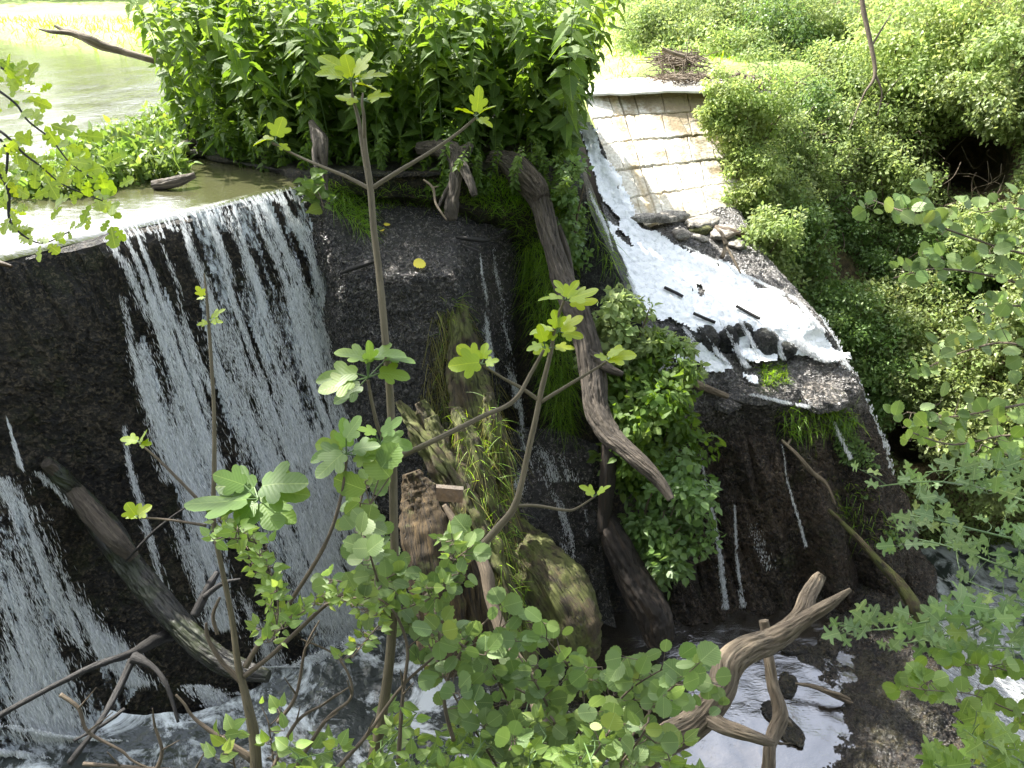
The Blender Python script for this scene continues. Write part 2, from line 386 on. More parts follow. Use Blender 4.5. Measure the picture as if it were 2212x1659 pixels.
# one ground sheet, out to the horizon (the river and pools lie over it)
m = M('meadow_grass'); n1 = m.noise(m.pos(), .8, 5); n2 = m.noise(m.pos(), 14, 6)
c = m.ramp(n1, [(.3, (.22, .30, .07)), (.7, (.36, .42, .14))]); c = m.mix(m.ramp(n2, [(.35, .5), (.65, 0.0)]), c, (.12, .2, .04)); m.col(c); m.rough(.9); m.bump(n2, .8, .05)
MT['meadow'] = m.m
def ground_h(x, y):
    # river bed in front (y < ~15), meadow beyond
    p = np.stack([x, y, np.zeros_like(x)], -1)
    edge = 14.4 + .9*np.sin(x*.45+1.2) - .25*np.minimum(x+3, 0) + .5*fbm(p*.5, 3, 5)
    s = np.clip((y-edge)/1.2, 0, 1); s = s*s*(3-2*s)
    side = np.clip((x-.4)/1.6, 0, 1)*np.clip((y-11.6)/.8, 0, 1)
    s = np.maximum(s, side)
    return -.5 + s*(.72+.05*fbm(p*1.3, 3, 2)) + np.clip((y-40)/60, 0, 1)*3
xs = np.concatenate([np.linspace(-400, -24, 24), np.linspace(-22, 14, 220), np.linspace(16, 400, 24)])
ys = np.concatenate([np.linspace(11.05, 24, 120), np.linspace(25, 700, 40)])
X, Y = np.meshgrid(xs, ys); G = np.stack([X, Y, ground_h(X, Y)], -1)
structure(gridobj('meadow', G, MT['meadow']))
# low ground under everything, behind the camera and round the valley floor
xs = np.linspace(-60, 60, 40); ys = np.linspace(-60, 12, 40); X, Y = np.meshgrid(xs, ys)
xs = np.linspace(-30, 30, 120); ys = np.linspace(-26, .45, 90); X_, Y_ = np.meshgrid(xs, ys); q = np.stack([X_, Y_, 0*X_], -1)
Z_ = .35+np.clip(-Y_-.6, 0, 13)*1.0+.3*fbm(q*.5, 4, 95)*np.clip(-Y_, 0, 1); Gb = np.stack([X_, Y_, Z_], -1); Gb = np.concatenate([Gb, (Gb[-1]+np.array((0, .05, -7.4)))[None]], 0)
m = M('bank_undergrowth'); n = m.noise(m.pos(), 6, 6); m.col(m.ramp(n, [(.35, (.012, .016, .007)), (.65, (.05, .07, .025))])); m.rough(.9); m.bump(n, 1, .1); structure(gridobj('near_bank', Gb, m.m))
structure(gridobj('valley_floor', np.stack([X, Y, np.full_like(X, -7.0)], -1), MT['soil']))

# river surface upstream of the lip: bounded by the lip line, reaches under the meadow edge
L0 = np.array((-3.57, 5.26)); L1 = np.array((-1.90, 6.97)); LD = unit(L1-L0); LN = np.array((.7071, -.7071))
def lip(s): return L0+LD*s
rows = []
for k, tt in enumerate(np.linspace(0, 1, 160)):
    s = np.linspace(-18, 3.2+min(18, max(0, (tt**1.6*16-.8)*3)), 260)
    a = L0[None]+LD[None]*s[:, None]
    b = a+np.array((-.7071, .7071))[None]*(tt**1.6*16)
    rows.append(np.concatenate([b, np.zeros((len(s), 1))], 1))
G = np.stack(rows, 0)
G[..., 2] = .012*fbm(np.stack([G[..., 0]*3, G[..., 1]*3, 0*G[..., 0]], -1), 3, 9)
rd = ((G[..., 0]-(-1.9))*.7071-(G[..., 1]-6.97)*.7071)
dl = -((G[..., 0]-L0[0])*LN[0]+(G[..., 1]-L0[1])*LN[1])
G[..., 2] -= .05*np.clip(1-dl/.12, 0, 1)**2
MT['river'] = water_mat('river_water', (.06, .06, .03), 3.2, 7, .22, .03, (1, 1.6, 1))
structure(gridobj('river', G, MT['river']))
# second arm of the river right of the nettle island, running over the masonry crest
rows = [[PZ(1180, 292, .06), PZ(1330, 196, .13), PZ(1480, 190, .13), PZ(1660, 196, .13)], [PZ(1200, 240, .07), PZ(1320, 176, .13), PZ(1480, 176, .13), PZ(1640, 176, .13)]]
G = patch(np.array(rows), 14, 60, lambda g: .006*fbm(g*6, 3, 4))
m = M('crest_concrete'); n = m.noise(m.pos(), 9, 5); m.col(m.ramp(n, [(.3, (.55, .52, .45)), (.7, (.75, .72, .65))])); m.rough(.5); m.bump(n, .3, .01)
MT['crest'] = m.m

# dam wall: face, rounded lip, solid back
def fall_disp(G):
    q = G*np.array((1.6, 1.6, .9)); return .06*fbm(q, 5, 21)+.05*fbm(G*np.array((5, 5, 5)), 4, 22)-.03*np.abs(fbm(G*np.array((3, 3, 2.2)), 4, 24))
dam = thing('dam_wall', 'dark wet concrete dam wall behind the main waterfall', 'dam', (-3, 5.8, -2))
S_ = np.linspace(-7, 3.2, 420); rows = []
prof = [(-.7, -.30), (-.45, -.06), (-.02, -.035), (.03, -.07), (.07, -.16), (.13, -.4)]+[(.35*v, -v) for v in np.linspace(.6, 4.6, 200)]
for o, z in prof:
    a = L0[None]+LD[None]*S_[:, None]+LN[None]*o
    rows.append(np.concatenate([a, np.full((len(S_), 1), z)], 1))
G = np.array(rows); d = fall_disp(G); d[:3] *= .15
G[..., :2] += LN[None, None]*d[..., None]; G[..., 2] += .02*fbm(G*2.2, 3, 23)*(G[..., 2] > -.2)
G = G+RNG.normal(0, .006, G.shape)*(G[..., 2:3] < -.1); gridobj('face', G-np.array(dam.location), MT['damface'], dam, smooth=False)

# concrete ledge right of the falls
led = thing('concrete_ledge', 'low wet concrete block with a flat glistening top beside the falls', 'concrete block', PZ(860, 600, -.6))
back = [PZ(600, 395, -.02), PZ(690, 425, -.14), PZ(770, 425, -.2), PZ(870, 425, -.24), PZ(1000, 440, -.33), PZ(1120, 478, -.5), PZ(1135, 482, -.5)]
front = [PZ(700, 600, -.72), PZ(738, 590, -.6), PZ(800, 596, -.6), PZ(880, 598, -.6), PZ(978, 592, -.6), PZ(1045, 545, -.6), PZ(1112, 500, -.6)]
rows = [np.array(back), np.array(back)*.5+np.array(front)*.5+np.array((0, 0, .02)), np.array(front), np.array(front)+np.array((.03, -.035, -.05))]
cen = np.array((-.9, 7.6, 0))
for dz in (-.4, -.9, -1.6, -2.6, -3.4):
    f = np.array(front).copy(); out = unit((f-cen)*np.array((1, 1, 0)))
    rows.append(f+out*(.06-dz*.10)+np.array((0, 0, dz)))
C = np.array(rows)
G = np.concatenate([resample(C[:3], 90, 0, False)[:-1], resample(C[2:], 170, 0, False)], 0); G = resample(G, 280, 1, False)
N = grid_normals(G); N *= np.sign((N*(EYE-G)).sum(-1).mean())
G = G+N*(.03*fbm(G*2.3, 4, 31)+.03*fbm(G*9, 4, 32)-.05*np.abs(fbm(G*np.array((3, 3, 5)), 3, 33)))[..., None]
G = G+RNG.normal(0, .005, G.shape)
gridobj('block', G-np.array(led.location), MT['concrete'], led, smooth=False)

# soil of the nettle island and the bank running down behind the driftwood
rows = [[PZ(430, 130, .05), PZ(640, 130, .05), PZ(800, 130, .05), PZ(950, 130, .05), PZ(1100, 130, .05), PZ(1180, 135, .05), PZ(1230, 140, .0)],
        [PZ(400, 330, .03), PZ(640, 372, .06), PZ(800, 372, .08), PZ(950, 372, .08), PZ(1100, 355, .1), PZ(1190, 335, .1), PZ(1245, 300, .05)],
        [PZ(410, 345, -.1), PZ(650, 400, -.06), PZ(800, 425, -.16), PZ(950, 435, -.2), PZ(1090, 470, -.36), PZ(1180, 430, -.2), PZ(1262, 400, -.15)],
        [PZ(410, 350, -.4), PZ(650, 420, -.5), PZ(800, 480, -.8), PZ(950, 480, -.8), PZ(1120, 560, -.9), PZ(1190, 600, -.95), PZ(1290, 560, -.95)],
        [PZ(410, 355, -.6), PZ(650, 430, -.9), PZ(800, 560, -1.4), PZ(950, 640, -1.8), PZ(1110, 820, -1.9), PZ(1200, 820, -1.8), PZ(1370, 720, -1.45)],
        [PZ(410, 360, -.9), PZ(650, 440, -1.4), PZ(800, 700, -2.2), PZ(950, 800, -2.6), PZ(1090, 960, -2.55), PZ(1220, 960, -2.4), PZ(1430, 900, -2.1)],
        [PZ(410, 365, -1.2), PZ(650, 450, -2.), PZ(800, 1000, -3.2), PZ(960, 1000, -3.1), PZ(1090, 1100, -3.0), PZ(1280, 1100, -2.95), PZ(1490, 1100, -3.05)],
        [PZ(410, 365, -1.8), PZ(650, 450, -2.5), PZ(800, 1300, -4.3), PZ(960, 1320, -4.3), PZ(1130, 1340, -4.2), PZ(1330, 1340, -4.15), PZ(1520, 1340, -4.1)]]
def dsoil(G): return .07*fbm(G*2.0, 4, 41)+.03*fbm(G*8, 4, 42)
G = patch(np.array(rows), 260, 200, dsoil, smooth=False)
MT['islandsoil'] = rock_mat('island_soil', (.008, .006, .004), (.022, .016, .010), (.045, .034, .02), .3, .7, 1.2, 1.2, moss=(.028, .035, .009), mossamt=.45, grain=40, speck=.5)
structure(gridobj('earth_bank', G, MT['islandsoil']))
# wet bulging rock where the thin trickle spreads (middle)
rows = [[PZ(1085, 930, -2.35), PZ(1180, 925, -2.25), PZ(1290, 960, -2.35)],
        [PZ(1085, 1010, -2.6), PZ(1190, 1000, -2.45), PZ(1300, 1030, -2.6)],
        [PZ(1090, 1095, -2.8), PZ(1200, 1100, -2.7), PZ(1300, 1110, -2.9)],
        [PZ(1120, 1180, -3.3), PZ(1215, 1190, -3.2), PZ(1300, 1200, -3.3)],
        [PZ(1140, 1330, -4.0), PZ(1240, 1330, -3.9), PZ(1330, 1350, -4.0)]]
G = patch(np.array(rows), 110, 90, lambda g: .1*np.abs(fbm(g*4, 3, 44))+.04*fbm(g*13, 4, 45)+RNG.normal(0, .006, g.shape[:2]))
structure(gridobj('trickle_rock', G, MT['concrete'], smooth=False))

# pier at the left end of the far spillway
pier = thing('spillway_pier', 'tall dark mossy pier leaning beside the far white chute', 'pier', PZ(1330, 690, -1.4))
rows = [[PZ(1180, 330, .02), PZ(1225, 330, .02), PZ(1245, 345, .02), PZ(1236, 285, .05)],
        [PZ(1175, 380, -.1), PZ(1225, 385, -.12), PZ(1252, 388, -.12), PZ(1250, 330, .0)],
        [PZ(1180, 520, -.65), PZ(1240, 530, -.7), PZ(1308, 535, -.72), PZ(1308, 480, -.7)],
        [PZ(1190, 690, -1.35), PZ(1280, 695, -1.4), PZ(1384, 692, -1.4), PZ(1380, 640, -1.4)],
        [PZ(1200, 790, -1.8), PZ(1290, 800, -1.85), PZ(1405, 800, -1.85), PZ(1420, 720, -1.8)]]
G = patch(np.array(rows), 120, 70, lambda g: .03*fbm(g*3, 4, 51)+.015*fbm(g*12, 4, 52), smooth=False)
gridobj('pier_body', G-np.array(pier.location), MT['pier'], pier)

# far masonry apron of squared stones with real sunk joints
mas = thing('masonry_apron', 'sunlit sloping masonry wall of squared pale stones beyond the chute', 'stone wall', PZ(1450, 480, -1))
top = [PZ(1262, 206, .10), PZ(1332, 198, .11), PZ(1420, 196, .11), PZ(1502, 194, .11), PZ(1570, 194, .11)]
bot = [PZ(1362, 498, -1.02), PZ(1424, 483, -1.0), PZ(1490, 472, -1.0), PZ(1556, 455, -1.0), PZ(1610, 445, -1.0)]
C = np.array([top, bot]); nr, nc = 260, 300
G = resample(resample(C, nr, 0, False), nc, 1, False)
v = np.linspace(0, 1, nr)[:, None]; u = np.linspace(0, 4, nc)[None]
jd = np.zeros((nr, nc)); yy = v*5.0+.03*vnoise(np.stack(np.broadcast_arrays(u*1.2, v*4, 0*u*v), -1), 3)+.03*vnoise(np.stack(np.broadcast_arrays(u*9, v*14, 0*u*v), -1), 13)
row = np.floor(yy); fy = np.abs(yy-np.round(yy))
off = (row*.37 % 1.0)*.5
xx = u*1.45+off+.02*vnoise(np.stack(np.broadcast_arrays(u*3, v*12, 0*u*v), -1), 4); fx = np.abs(xx-np.round(xx))
jn = np.minimum(fy/.032*1.0, fx/.02)
long = np.abs(u-1.0-0*v)/.03
jn = np.minimum(jn, long)
N = grid_normals(G); N *= np.sign((N*(EYE-G)).sum(-1).mean())
blk = _h(row.astype(np.int64)+0*xx.astype(np.int64), np.floor(xx).astype(np.int64), 0*row.astype(np.int64), 5)
dd = -.035*np.clip(1-jn, 0, 1)**.7 + .022*blk + .014*fbm(G*7, 4, 54)
G = G+N*dd[..., None]
m = M('masonry_stone'); j = m.attr('joint'); vv = m.attr('down'); n1 = m.noise(m.pos(), 3.5, 6); n2 = m.noise(m.pos(), 28, 5)
c = m.ramp(n1, [(.3, (.6, .5, .34)), (.5, (.74, .7, .6)), (.7, (.8, .78, .72))])
au = m.attr('across'); st = m.math('ADD', m.math('ADD', vv, m.math('MULTIPLY', m.math('SUBTRACT', n1, .5), 1.6)), m.math('MULTIPLY', m.math('SUBTRACT', .62, au), .8)); c = m.mix(m.ramp(st, [(.2, .85), (.6, 0.0)]), c, (.20, .145, .075)); oc = m.ramp(au, [(.16, 0.0), (.2, .8), (.26, 0.0)]); c = m.mix(m.math('MULTIPLY', oc, .7), c, (.5, .33, .1))
c = m.mix(m.math('MULTIPLY', m.ramp(n2, [(.4, 1.0), (.6, 0.0)]), .4), c, (.22, .17, .1))
c = m.mix(m.math('MULTIPLY', j, .45), c, (.2, .15, .1)); m.col(c); m.rough(.8); m.bump(n2, .5, .02)
MT['masonry'] = m.m
gridobj('stonework', G-np.array(mas.location), MT['masonry'], mas, {'joint': (np.clip(1.3-jn, 0, 1)*.8).ravel(), 'down': np.broadcast_to(v, (nr, nc)).ravel(), 'across': np.broadcast_to(u/4, (nr, nc)).ravel()})
# crest slab
Gc = patch(np.array([[PZ(1245, 206, .12), PZ(1332, 199, .15), PZ(1502, 195, .15), PZ(1665, 199, .15)], [PZ(1240, 200, .12), PZ(1330, 170, .15), PZ(1500, 168, .15), PZ(1665, 176, .15)]]), 20, 90, lambda g: .025*fbm(g*5, 3, 6))
Gs = np.concatenate([(Gc[0]+np.array((0, .0, -.025)))[None], Gc], 0)
gridobj('coping', Gs-np.array(mas.location), MT['crest'], mas)

# rock shelf and cliff right of centre
rows = [[PZ(1240, 250, .02), PZ(1290, 290, -.1), PZ(1370, 478, -.98), PZ(1480, 465, -1), PZ(1600, 460, -1.05)],
        [PZ(1290, 400, -.55), PZ(1320, 440, -.75), PZ(1440, 520, -1.1), PZ(1540, 520, -1.15), PZ(1660, 560, -1.3)],
        [PZ(1330, 560, -1.1), PZ(1380, 560, -1.15), PZ(1470, 580, -1.25), PZ(1590, 590, -1.35), PZ(1730, 640, -1.5)],
        [PZ(1385, 690, -1.4), PZ(1430, 680, -1.45), PZ(1520, 690, -1.5), PZ(1640, 690, -1.55), PZ(1790, 715, -1.65)],
        [PZ(1370, 780, -1.72), PZ(1420, 780, -1.75), PZ(1530, 775, -1.78), PZ(1660, 780, -1.88), PZ(1832, 790, -1.95)],
        [PZ(1400, 860, -2.0), PZ(1450, 860, -2.0), PZ(1560, 850, -2.03), PZ(1690, 860, -2.08), PZ(1858, 850, -2.1)],
        [PZ(1430, 940, -2.4), PZ(1490, 935, -2.4), PZ(1580, 925, -2.38), PZ(1710, 925, -2.4), PZ(1890, 940, -2.5)],
        [PZ(1440, 1100, -3.1), PZ(1500, 1100, -3.1), PZ(1600, 1100, -3.1), PZ(1750, 1100, -3.1), PZ(1935, 1100, -3.2)],
        [PZ(1450, 1345, -4.1), PZ(1520, 1335, -4.1), PZ(1620, 1315, -4.1), PZ(1760, 1300, -4.1), PZ(1985, 1300, -4.2)]]
rows = [r+[r[-1]+np.array((.12, .35, -1.2)), r[-1]+np.array((.3, 1.6, -3.0))] for r in rows]
def dcliff(G):
    z = G[..., 2]; x = G[..., 0]+.25*(z+2.4)
    k = np.clip((-2.25-z)/.35, 0, 1)
    ridge = .45*np.abs(np.sin(x*4.1+1.6*np.sin(x*1.9)+1.5*fbm(G*.9, 2, 61)))+1.3*np.abs(fbm(np.stack([x*2.4, 0*x, z*.5+.3*x], -1), 4, 65))
    st = np.clip((z+1.7)/-.3, 0, 1)
    lay = G[..., 2]*0+.05*np.abs(fbm(G*np.array((1.5, 4, 9)), 4, 63))
    return k*(.36*ridge-.12)+.07*fbm(G*2.3, 5, 62)*np.clip((-1.45-z)*6, .15, 1)+lay*np.clip((-1.5-z)*6, 0, 1)+.02*fbm(G*14, 3, 64)
C = np.array(rows); G = resample(resample(C, 420, 0, True), 420, 1, True)
N = grid_normals(G); N *= np.sign((N*(EYE-G)).sum(-1).mean()); shelfG = G.copy(); G = G+N*(dcliff(G)+RNG.normal(0, .0045, G.shape[:2]))[..., None]
m = M('shelf_and_cliff'); v = m.pos(); n1 = m.noise(v, 2.0, 8, .65); n2 = m.noise(v, 12, 6, .7); n3 = m.noise(v, 60, 4, .7)
ge = m.n('NewGeometry'); sx = m.n('SeparateXYZ'); m.l(ge.outputs['Position'], sx.inputs[0])
hz = m.math('ADD', sx.outputs[2], m.math('MULTIPLY', m.math('SUBTRACT', n1, .5), .8))
mr = m.n('MapRange'); mr.inputs[1].default_value = -2.45; mr.inputs[2].default_value = -1.9; m.l(hz, mr.inputs[0])
cA = m.ramp(n1, [(.3, (.009, .006, .004)), (.5, (.034, .022, .013)), (.68, (.085, .053, .03))]); cB = m.ramp(n1, [(.3, (.04, .037, .033)), (.5, (.10, .09, .08)), (.72, (.19, .165, .135))])
c = m.mix(mr.outputs[0], cA, cB); c = m.mix(m.ramp(n2, [(.38, .6), (.6, 0.0)]), c, (.01, .008, .006))
nm = m.noise(v, 2.6, 7, .75); c = m.mix(m.ramp(nm, [(.57, 0.0), (.66, .85)]), c, (.035, .038, .010)); c = m.mix(m.ramp(n3, [(.52, 0.0), (.64, .5)]), c, (.11, .08, .055)); m.l(m.math('ADD', m.math('MULTIPLY', mr.outputs[0], .6), 1.45), m.p.inputs['IOR']); m.col(c); m.rough(m.ramp(n2, [(.3, .1), (.7, .5)]))
n4 = m.noise(v, 34, 3, .6, .8); c = m.mix(m.math('MULTIPLY', m.ramp(n4, [(.56, 0.0), (.60, 1.0)]), .7), c, m.mix(mr.outputs[0], (.13, .10, .07), (.4, .38, .36))); c = m.mix(m.ramp(n4, [(.42, .75), (.48, 0.0)]), c, (.006, .005, .004)); m.col(c); m.bump(m.math('ADD', m.math('MULTIPLY', n2, 1.2), m.math('MULTIPLY', n4, .6)), 1.0, .05); MT['shelfcliff'] = m.m
structure(gridobj('rock_cliff', G, MT['shelfcliff'], smooth=False))

# lower slab at the right of the lower pool
rows = [[PZ(1690, 1215, -3.92), PZ(1780, 1225, -3.86), PZ(1860, 1235, -3.84), PZ(1950, 1230, -3.9)],
        [PZ(1700, 1300, -4.12), PZ(1780, 1300, -3.98), PZ(1880, 1310, -3.85), PZ(1990, 1310, -3.9)],
        [PZ(1600, 1390, -4.22), PZ(1740, 1390, -4.08), PZ(1870, 1400, -3.99), PZ(2015, 1410, -3.9)],
        [PZ(1620, 1480, -4.24), PZ(1770, 1490, -4.10), PZ(1900, 1500, -3.98), PZ(2060, 1510, -3.9)],
        [PZ(1620, 1570, -4.24), PZ(1780, 1580, -4.10), PZ(1910, 1590, -3.98), PZ(2100, 1590, -3.95)],
        [PZ(1630, 1680, -4.24), PZ(1780, 1680, -4.09), PZ(1910, 1700, -3.97), PZ(2120, 1700, -4.0)],
        [PZ(1700, 1850, -4.3), PZ(1800, 1850, -4.05), PZ(1940, 1850, -3.9), PZ(2180, 1850, -4.0)]]
rows = [r+[r[-1]+np.array((.15, .05, -.4)), r[-1]+np.array((.25, .3, -2.2))] for r in rows]
G = patch(np.array(rows), 260, 260, lambda g: .16*fbm(g*2.1, 5, 71)+.06*fbm(g*8, 4, 72)+RNG.normal(0, .006, g.shape[:2]), smooth=True)
structure(gridobj('rock_slab', G, MT['slab'], smooth=False))
# lower pool
xs = np.linspace(-.2, 4.6, 160); ys = np.linspace(1.5, 7.2, 180); X, Y = np.meshgrid(xs, ys); G = np.stack([X, Y, -4.05+.01*fbm(np.stack([X*5, Y*5, 0*X], -1), 3, 8)], -1)
MT['pool'] = water_mat('pool_water', (.02, .016, .011), 2.9, 6, .2, .03, (1, 1.8, 1))
structure(gridobj('pool', G, MT['pool'], mask=(X < 3.1+(Y-4)*.42).astype(float)))
# lowest stream at the right, white water over it
xs = np.linspace(3.4, 16, 200); ys = np.linspace(1, 16, 200); X, Y = np.meshgrid(xs, ys); q = np.stack([X, Y, 0*X], -1)
G = np.stack([X, Y, -5.4+.10*fbm(q*1.6, 4, 81)+.05*fbm(q*6, 3, 82)], -1)
MT['rapid'] = water_mat('rapids', (.07, .085, .075), 1.4, 4, .8, .3, (1, 1, 1), foam=(2.4, .44))
structure(gridobj('stream', G, MT['rapid']))
# churning basin under the left fall
C = np.array([[PZ(-500, 1480, -3.0), PZ(0, 1500, -3.0), PZ(400, 1540, -3.5), PZ(700, 1400, -3.75), PZ(1000, 1300, -4.05), PZ(1150, 1330, -4.08)],
              [PZ(-500, 1640, -3.15), PZ(0, 1600, -3.12), PZ(400, 1640, -3.7), PZ(700, 1520, -3.9), PZ(1000, 1450, -4.1), PZ(1200, 1450, -4.12)],
              [PZ(-500, 2600, -3.2), PZ(0, 2600, -3.2), PZ(400, 2600, -3.8), PZ(700, 2600, -3.9), PZ(1000, 2600, -4.1), PZ(1300, 2600, -4.15)]])
G = resample(resample(C, 200, 0, False), 260, 1, True); G[..., 2] += .07*fbm(G*2.2, 4, 85)+.04*fbm(G*8, 4, 86)
MT['basin'] = water_mat('basin_water', (.05, .055, .05), 1.7, 5, .8, .12, (1, 1, 1), foam=(3.0, .50))
structure(gridobj('basin', G, MT['basin']))

# ------------------------------------------------------------------ right bank terrain
bx = [1560, 1680, 1780, 1900, 2050, 2250, 2500, 2900]
bt = {-260: [18, 17, 16, 15, 13.5, 11.5, 9, 7], -60: [15.5, 15, 14.2, 13.2, 12, 10, 8.2, 6.5], 150: [12.6, 12, 12, 11.6, 11, 9.4, 7.6, 6], 250: [11.0, 11, 11.3, 11.3, 10.9, 9.3, 7.4, 6],
      450: [10.2, 10.2, 10.6, 11.1, 10.9, 9.2, 7.2, 5.8], 620: [9.8, 9.7, 9.9, 10.6, 10.6, 9, 7, 5.6], 800: [9.8, 9.6, 9.6, 10.2, 10.1, 8.8, 6.9, 5.4], 1000: [10, 9.8, 9.7, 10, 10, 9.6, 7.6, 5.8],
      1200: [10.6, 10.6, 10.8, 11.1, 11.3, 11.2, 9.5, 7], 1420: [11.4, 11.5, 11.6, 12, 12.2, 12.4, 11.5, 9]}
C = np.array([[PD(x, y, t) for x, t in zip(bx, bt[y])] for y in sorted(bt)])
BANK = resample(resample(C, 200, 0), 240, 1)
N = grid_normals(BANK); N *= np.sign((N*(EYE-BANK)).sum(-1).mean())
BANK = BANK+N*(.3*fbm(BANK*.7, 3, 91)+.08*fbm(BANK*3, 4, 92))[..., None]
DL = BANK-EYE; dp_ = DL@CF; PX_ = CX+F*(DL@CR)/dp_; PY_ = CY-F*(DL@CU)/dp_   # hollows washed into the bank
for hx, hy, hr, hd in ((2110, 350, 95, 1.7), (2140, 650, 70, 1.2), (1965, 950, 70, 1.2), (1640, 60, 60, .8)):
    w_ = np.clip(1-((PX_-hx)**2/hr**2+(PY_-hy)**2/(hr*.75)**2), 0, 1); w_ = w_**.6*(dp_ > 2); BANK = BANK+unit(DL)*(hd*w_)[..., None]
structure(gridobj('river_bank', BANK, MT['bankrock']))
_by = sorted(bt); _bt = np.array([bt[y] for y in _by], float)
def bank_t(px, py):
    px = np.clip(px, bx[0], bx[-1]); py = np.clip(py, _by[0], _by[-1])
    i = max(0, min(len(_by)-2, int(np.searchsorted(_by, py)-1))); f = (py-_by[i])/(_by[i+1]-_by[i])
    return float(np.interp(px, bx, _bt[i])*(1-f)+np.interp(px, bx, _bt[i+1])*f)

# ------------------------------------------------------------------ falling water
m = M('falling_water'); r = m.attr('rnd'); m.col(m.ramp(r, [(0, (.62, .62, .62)), (1, (.95, .94, .93))])); m.rough(.25)
tr = m.n('BsdfTranslucent'); tr.inputs[0].default_value = (.85, .9, .95, 1); mx = m.n('MixShader'); mx.inputs[0].default_value = .35
m.l(m.p.outputs[0], mx.inputs[1]); m.l(tr.outputs[0], mx.inputs[2]); tp_ = m.n('BsdfTransparent'); mx2 = m.n('MixShader'); m.l(m.math('MULTIPLY', m.math('SUBTRACT', 1.0, r), .33), mx2.inputs[0]); m.l(mx.outputs[0], mx2.inputs[1]); m.l(tp_.outputs[0], mx2.inputs[2]); m.l(mx2.outputs[0], m.out.inputs[0]); MT['spray'] = m.m
def flakes(bag, P, D, ln, wd):
    n = len(P); D = unit(D); view = unit(EYE-P+RNG.standard_normal((n, 3))*1.2)
    sd_ = unit(np.cross(D, view)); ln = ln[:, None]; wd = wd[:, None]; nn = np.cross(D, sd_)*wd*.4
    V = np.stack([P-D*ln*.5, P-sd_*wd*.5+nn+D*ln*RNG.uniform(-.2, .1, (n, 1)), P+D*ln*.5, P+sd_*wd*.5+nn], 1).reshape(-1, 3)
    b = np.arange(n)[:, None]*4; f = np.concatenate([b+np.array((0, 1, 2)), b+np.array((0, 2, 3))])
    bag.add(V, f, None, np.repeat(RNG.random(n), 4))
DFALL = unit(np.array((.7071*.35, -.7071*.35, -1.0)))
def strand(bag, pts, w0, w1, n, wob=6, tfun=wall_t, off=.05, dirv=None, ln=(.022, .085), wd=(.002, .007), clump=.55):
    pts = np.array(pts, float); d = np.concatenate(([0], np.cumsum(np.linalg.norm(np.diff(pts, axis=0), axis=1))))
    N_ = int(n*4.2); u = RNG.random(N_)**.9*d[-1]
    x = np.interp(u, d, pts[:, 0]); y = np.interp(u, d, pts[:, 1]); w = w0+(w1-w0)*u/d[-1]
    lat = RNG.standard_normal(N_)
    x = x+lat*w*.55+wob*fbm(np.stack([u*.012, 0*u+pts[0, 0], 0*u], -1), 2, 3)
    q = np.stack([(x-.36*y)*.085, y*.008, 0*x+3], -1); c = fbm(q, 3, 13)
    keep = (RNG.random(N_) < np.clip(clump+1.25*c+.25*fbm(np.stack([x*.2, y*.05, 0*x+9], -1), 2, 14)+.18*(u/d[-1]), .04, 1)); x, y, u = x[keep], y[keep], u[keep]
    k = len(x); P = np.array([PD(a, b, tfun(a, b)-off-abs(RNG.normal(0, .03))) for a, b in zip(x, y)])
    dv = (DFALL if dirv is None else np.array(dirv))[None]+RNG.standard_normal((k, 3))*((.05+.13*(u/d[-1]))[:, None] if dirv is None else .14)
    g = .6+.7*u/d[-1]
    flakes(bag, P, dv, RNG.uniform(*ln, k)*g, RNG.uniform(*wd, k)*g)
def sheet(name, mat, poly, tfun, off, thr, seed, step=5, sx=.06, sy=.007, dirpx=(.33, 1)):
    """thin film of white water lying on the face, torn by holes"""
    poly = np.array(poly, float); x0, y0 = poly.min(0); x1, y1 = poly.max(0)
    xs = np.arange(x0, x1, step); ys = np.arange(y0, y1, step); X, Y = np.meshgrid(xs, ys)
    inside = np.zeros(X.shape, bool); j = len(poly)-1
    for i in range(len(poly)):
        a, b = poly[i], poly[j]
        cnd = ((a[1] > Y) != (b[1] > Y)) & (X < (b[0]-a[0])*(Y-a[1])/(b[1]-a[1]+1e-9)+a[0]); inside ^= cnd; j = i
    c = fbm(np.stack([(X-Y*dirpx[0])*sx, Y*sy, 0*X+seed], -1), 5, seed)
    return X, Y, inside & (c > thr)

wf = Bag()
MAIN = [([(393, 470), (450, 640), (480, 800), (560, 980), (640, 1150), (730, 1330)], 6, 42, 2600),
        ([(452, 460), (500, 620), (540, 800), (610, 980), (690, 1150), (790, 1350)], 6, 50, 3000),
        ([(480, 448), (535, 560), (575, 760), (650, 950), (730, 1130), (830, 1350)], 9, 50, 3000),
        ([(505, 442), (560, 640), (600, 820), (650, 1000)], 4, 30, 1200),
        ([(540, 430), (600, 560), (650, 760), (700, 950), (770, 1130), (850, 1330)], 7, 42, 2600),
        ([(565, 424), (640, 600), (690, 800), (740, 1000)], 7, 34, 2000),
        ([(602, 412), (665, 540), (705, 680), (740, 850), (765, 1000), (810, 1200)], 6, 30, 1900),
        ([(640, 470), (700, 570), (735, 700), (758, 850), (775, 980)], 14, 16, 1200),
        ([(490, 640), (540, 900), (640, 1150), (740, 1350)], 45, 80, 4200),
        ([(620, 620), (660, 850), (720, 1080), (800, 1300)], 50, 70, 4200),
        ([(720, 1180), (770, 1330), (840, 1500)], 40, 60, 2200),
        ([(480, 1260), (560, 1360), (620, 1500), (670, 1640)], 20, 40, 1700),
        ([(700, 1300), (760, 1450), (810, 1600)], 45, 60, 1800)]
for p, a, b, n in MAIN: strand(wf, p, a, b, n)
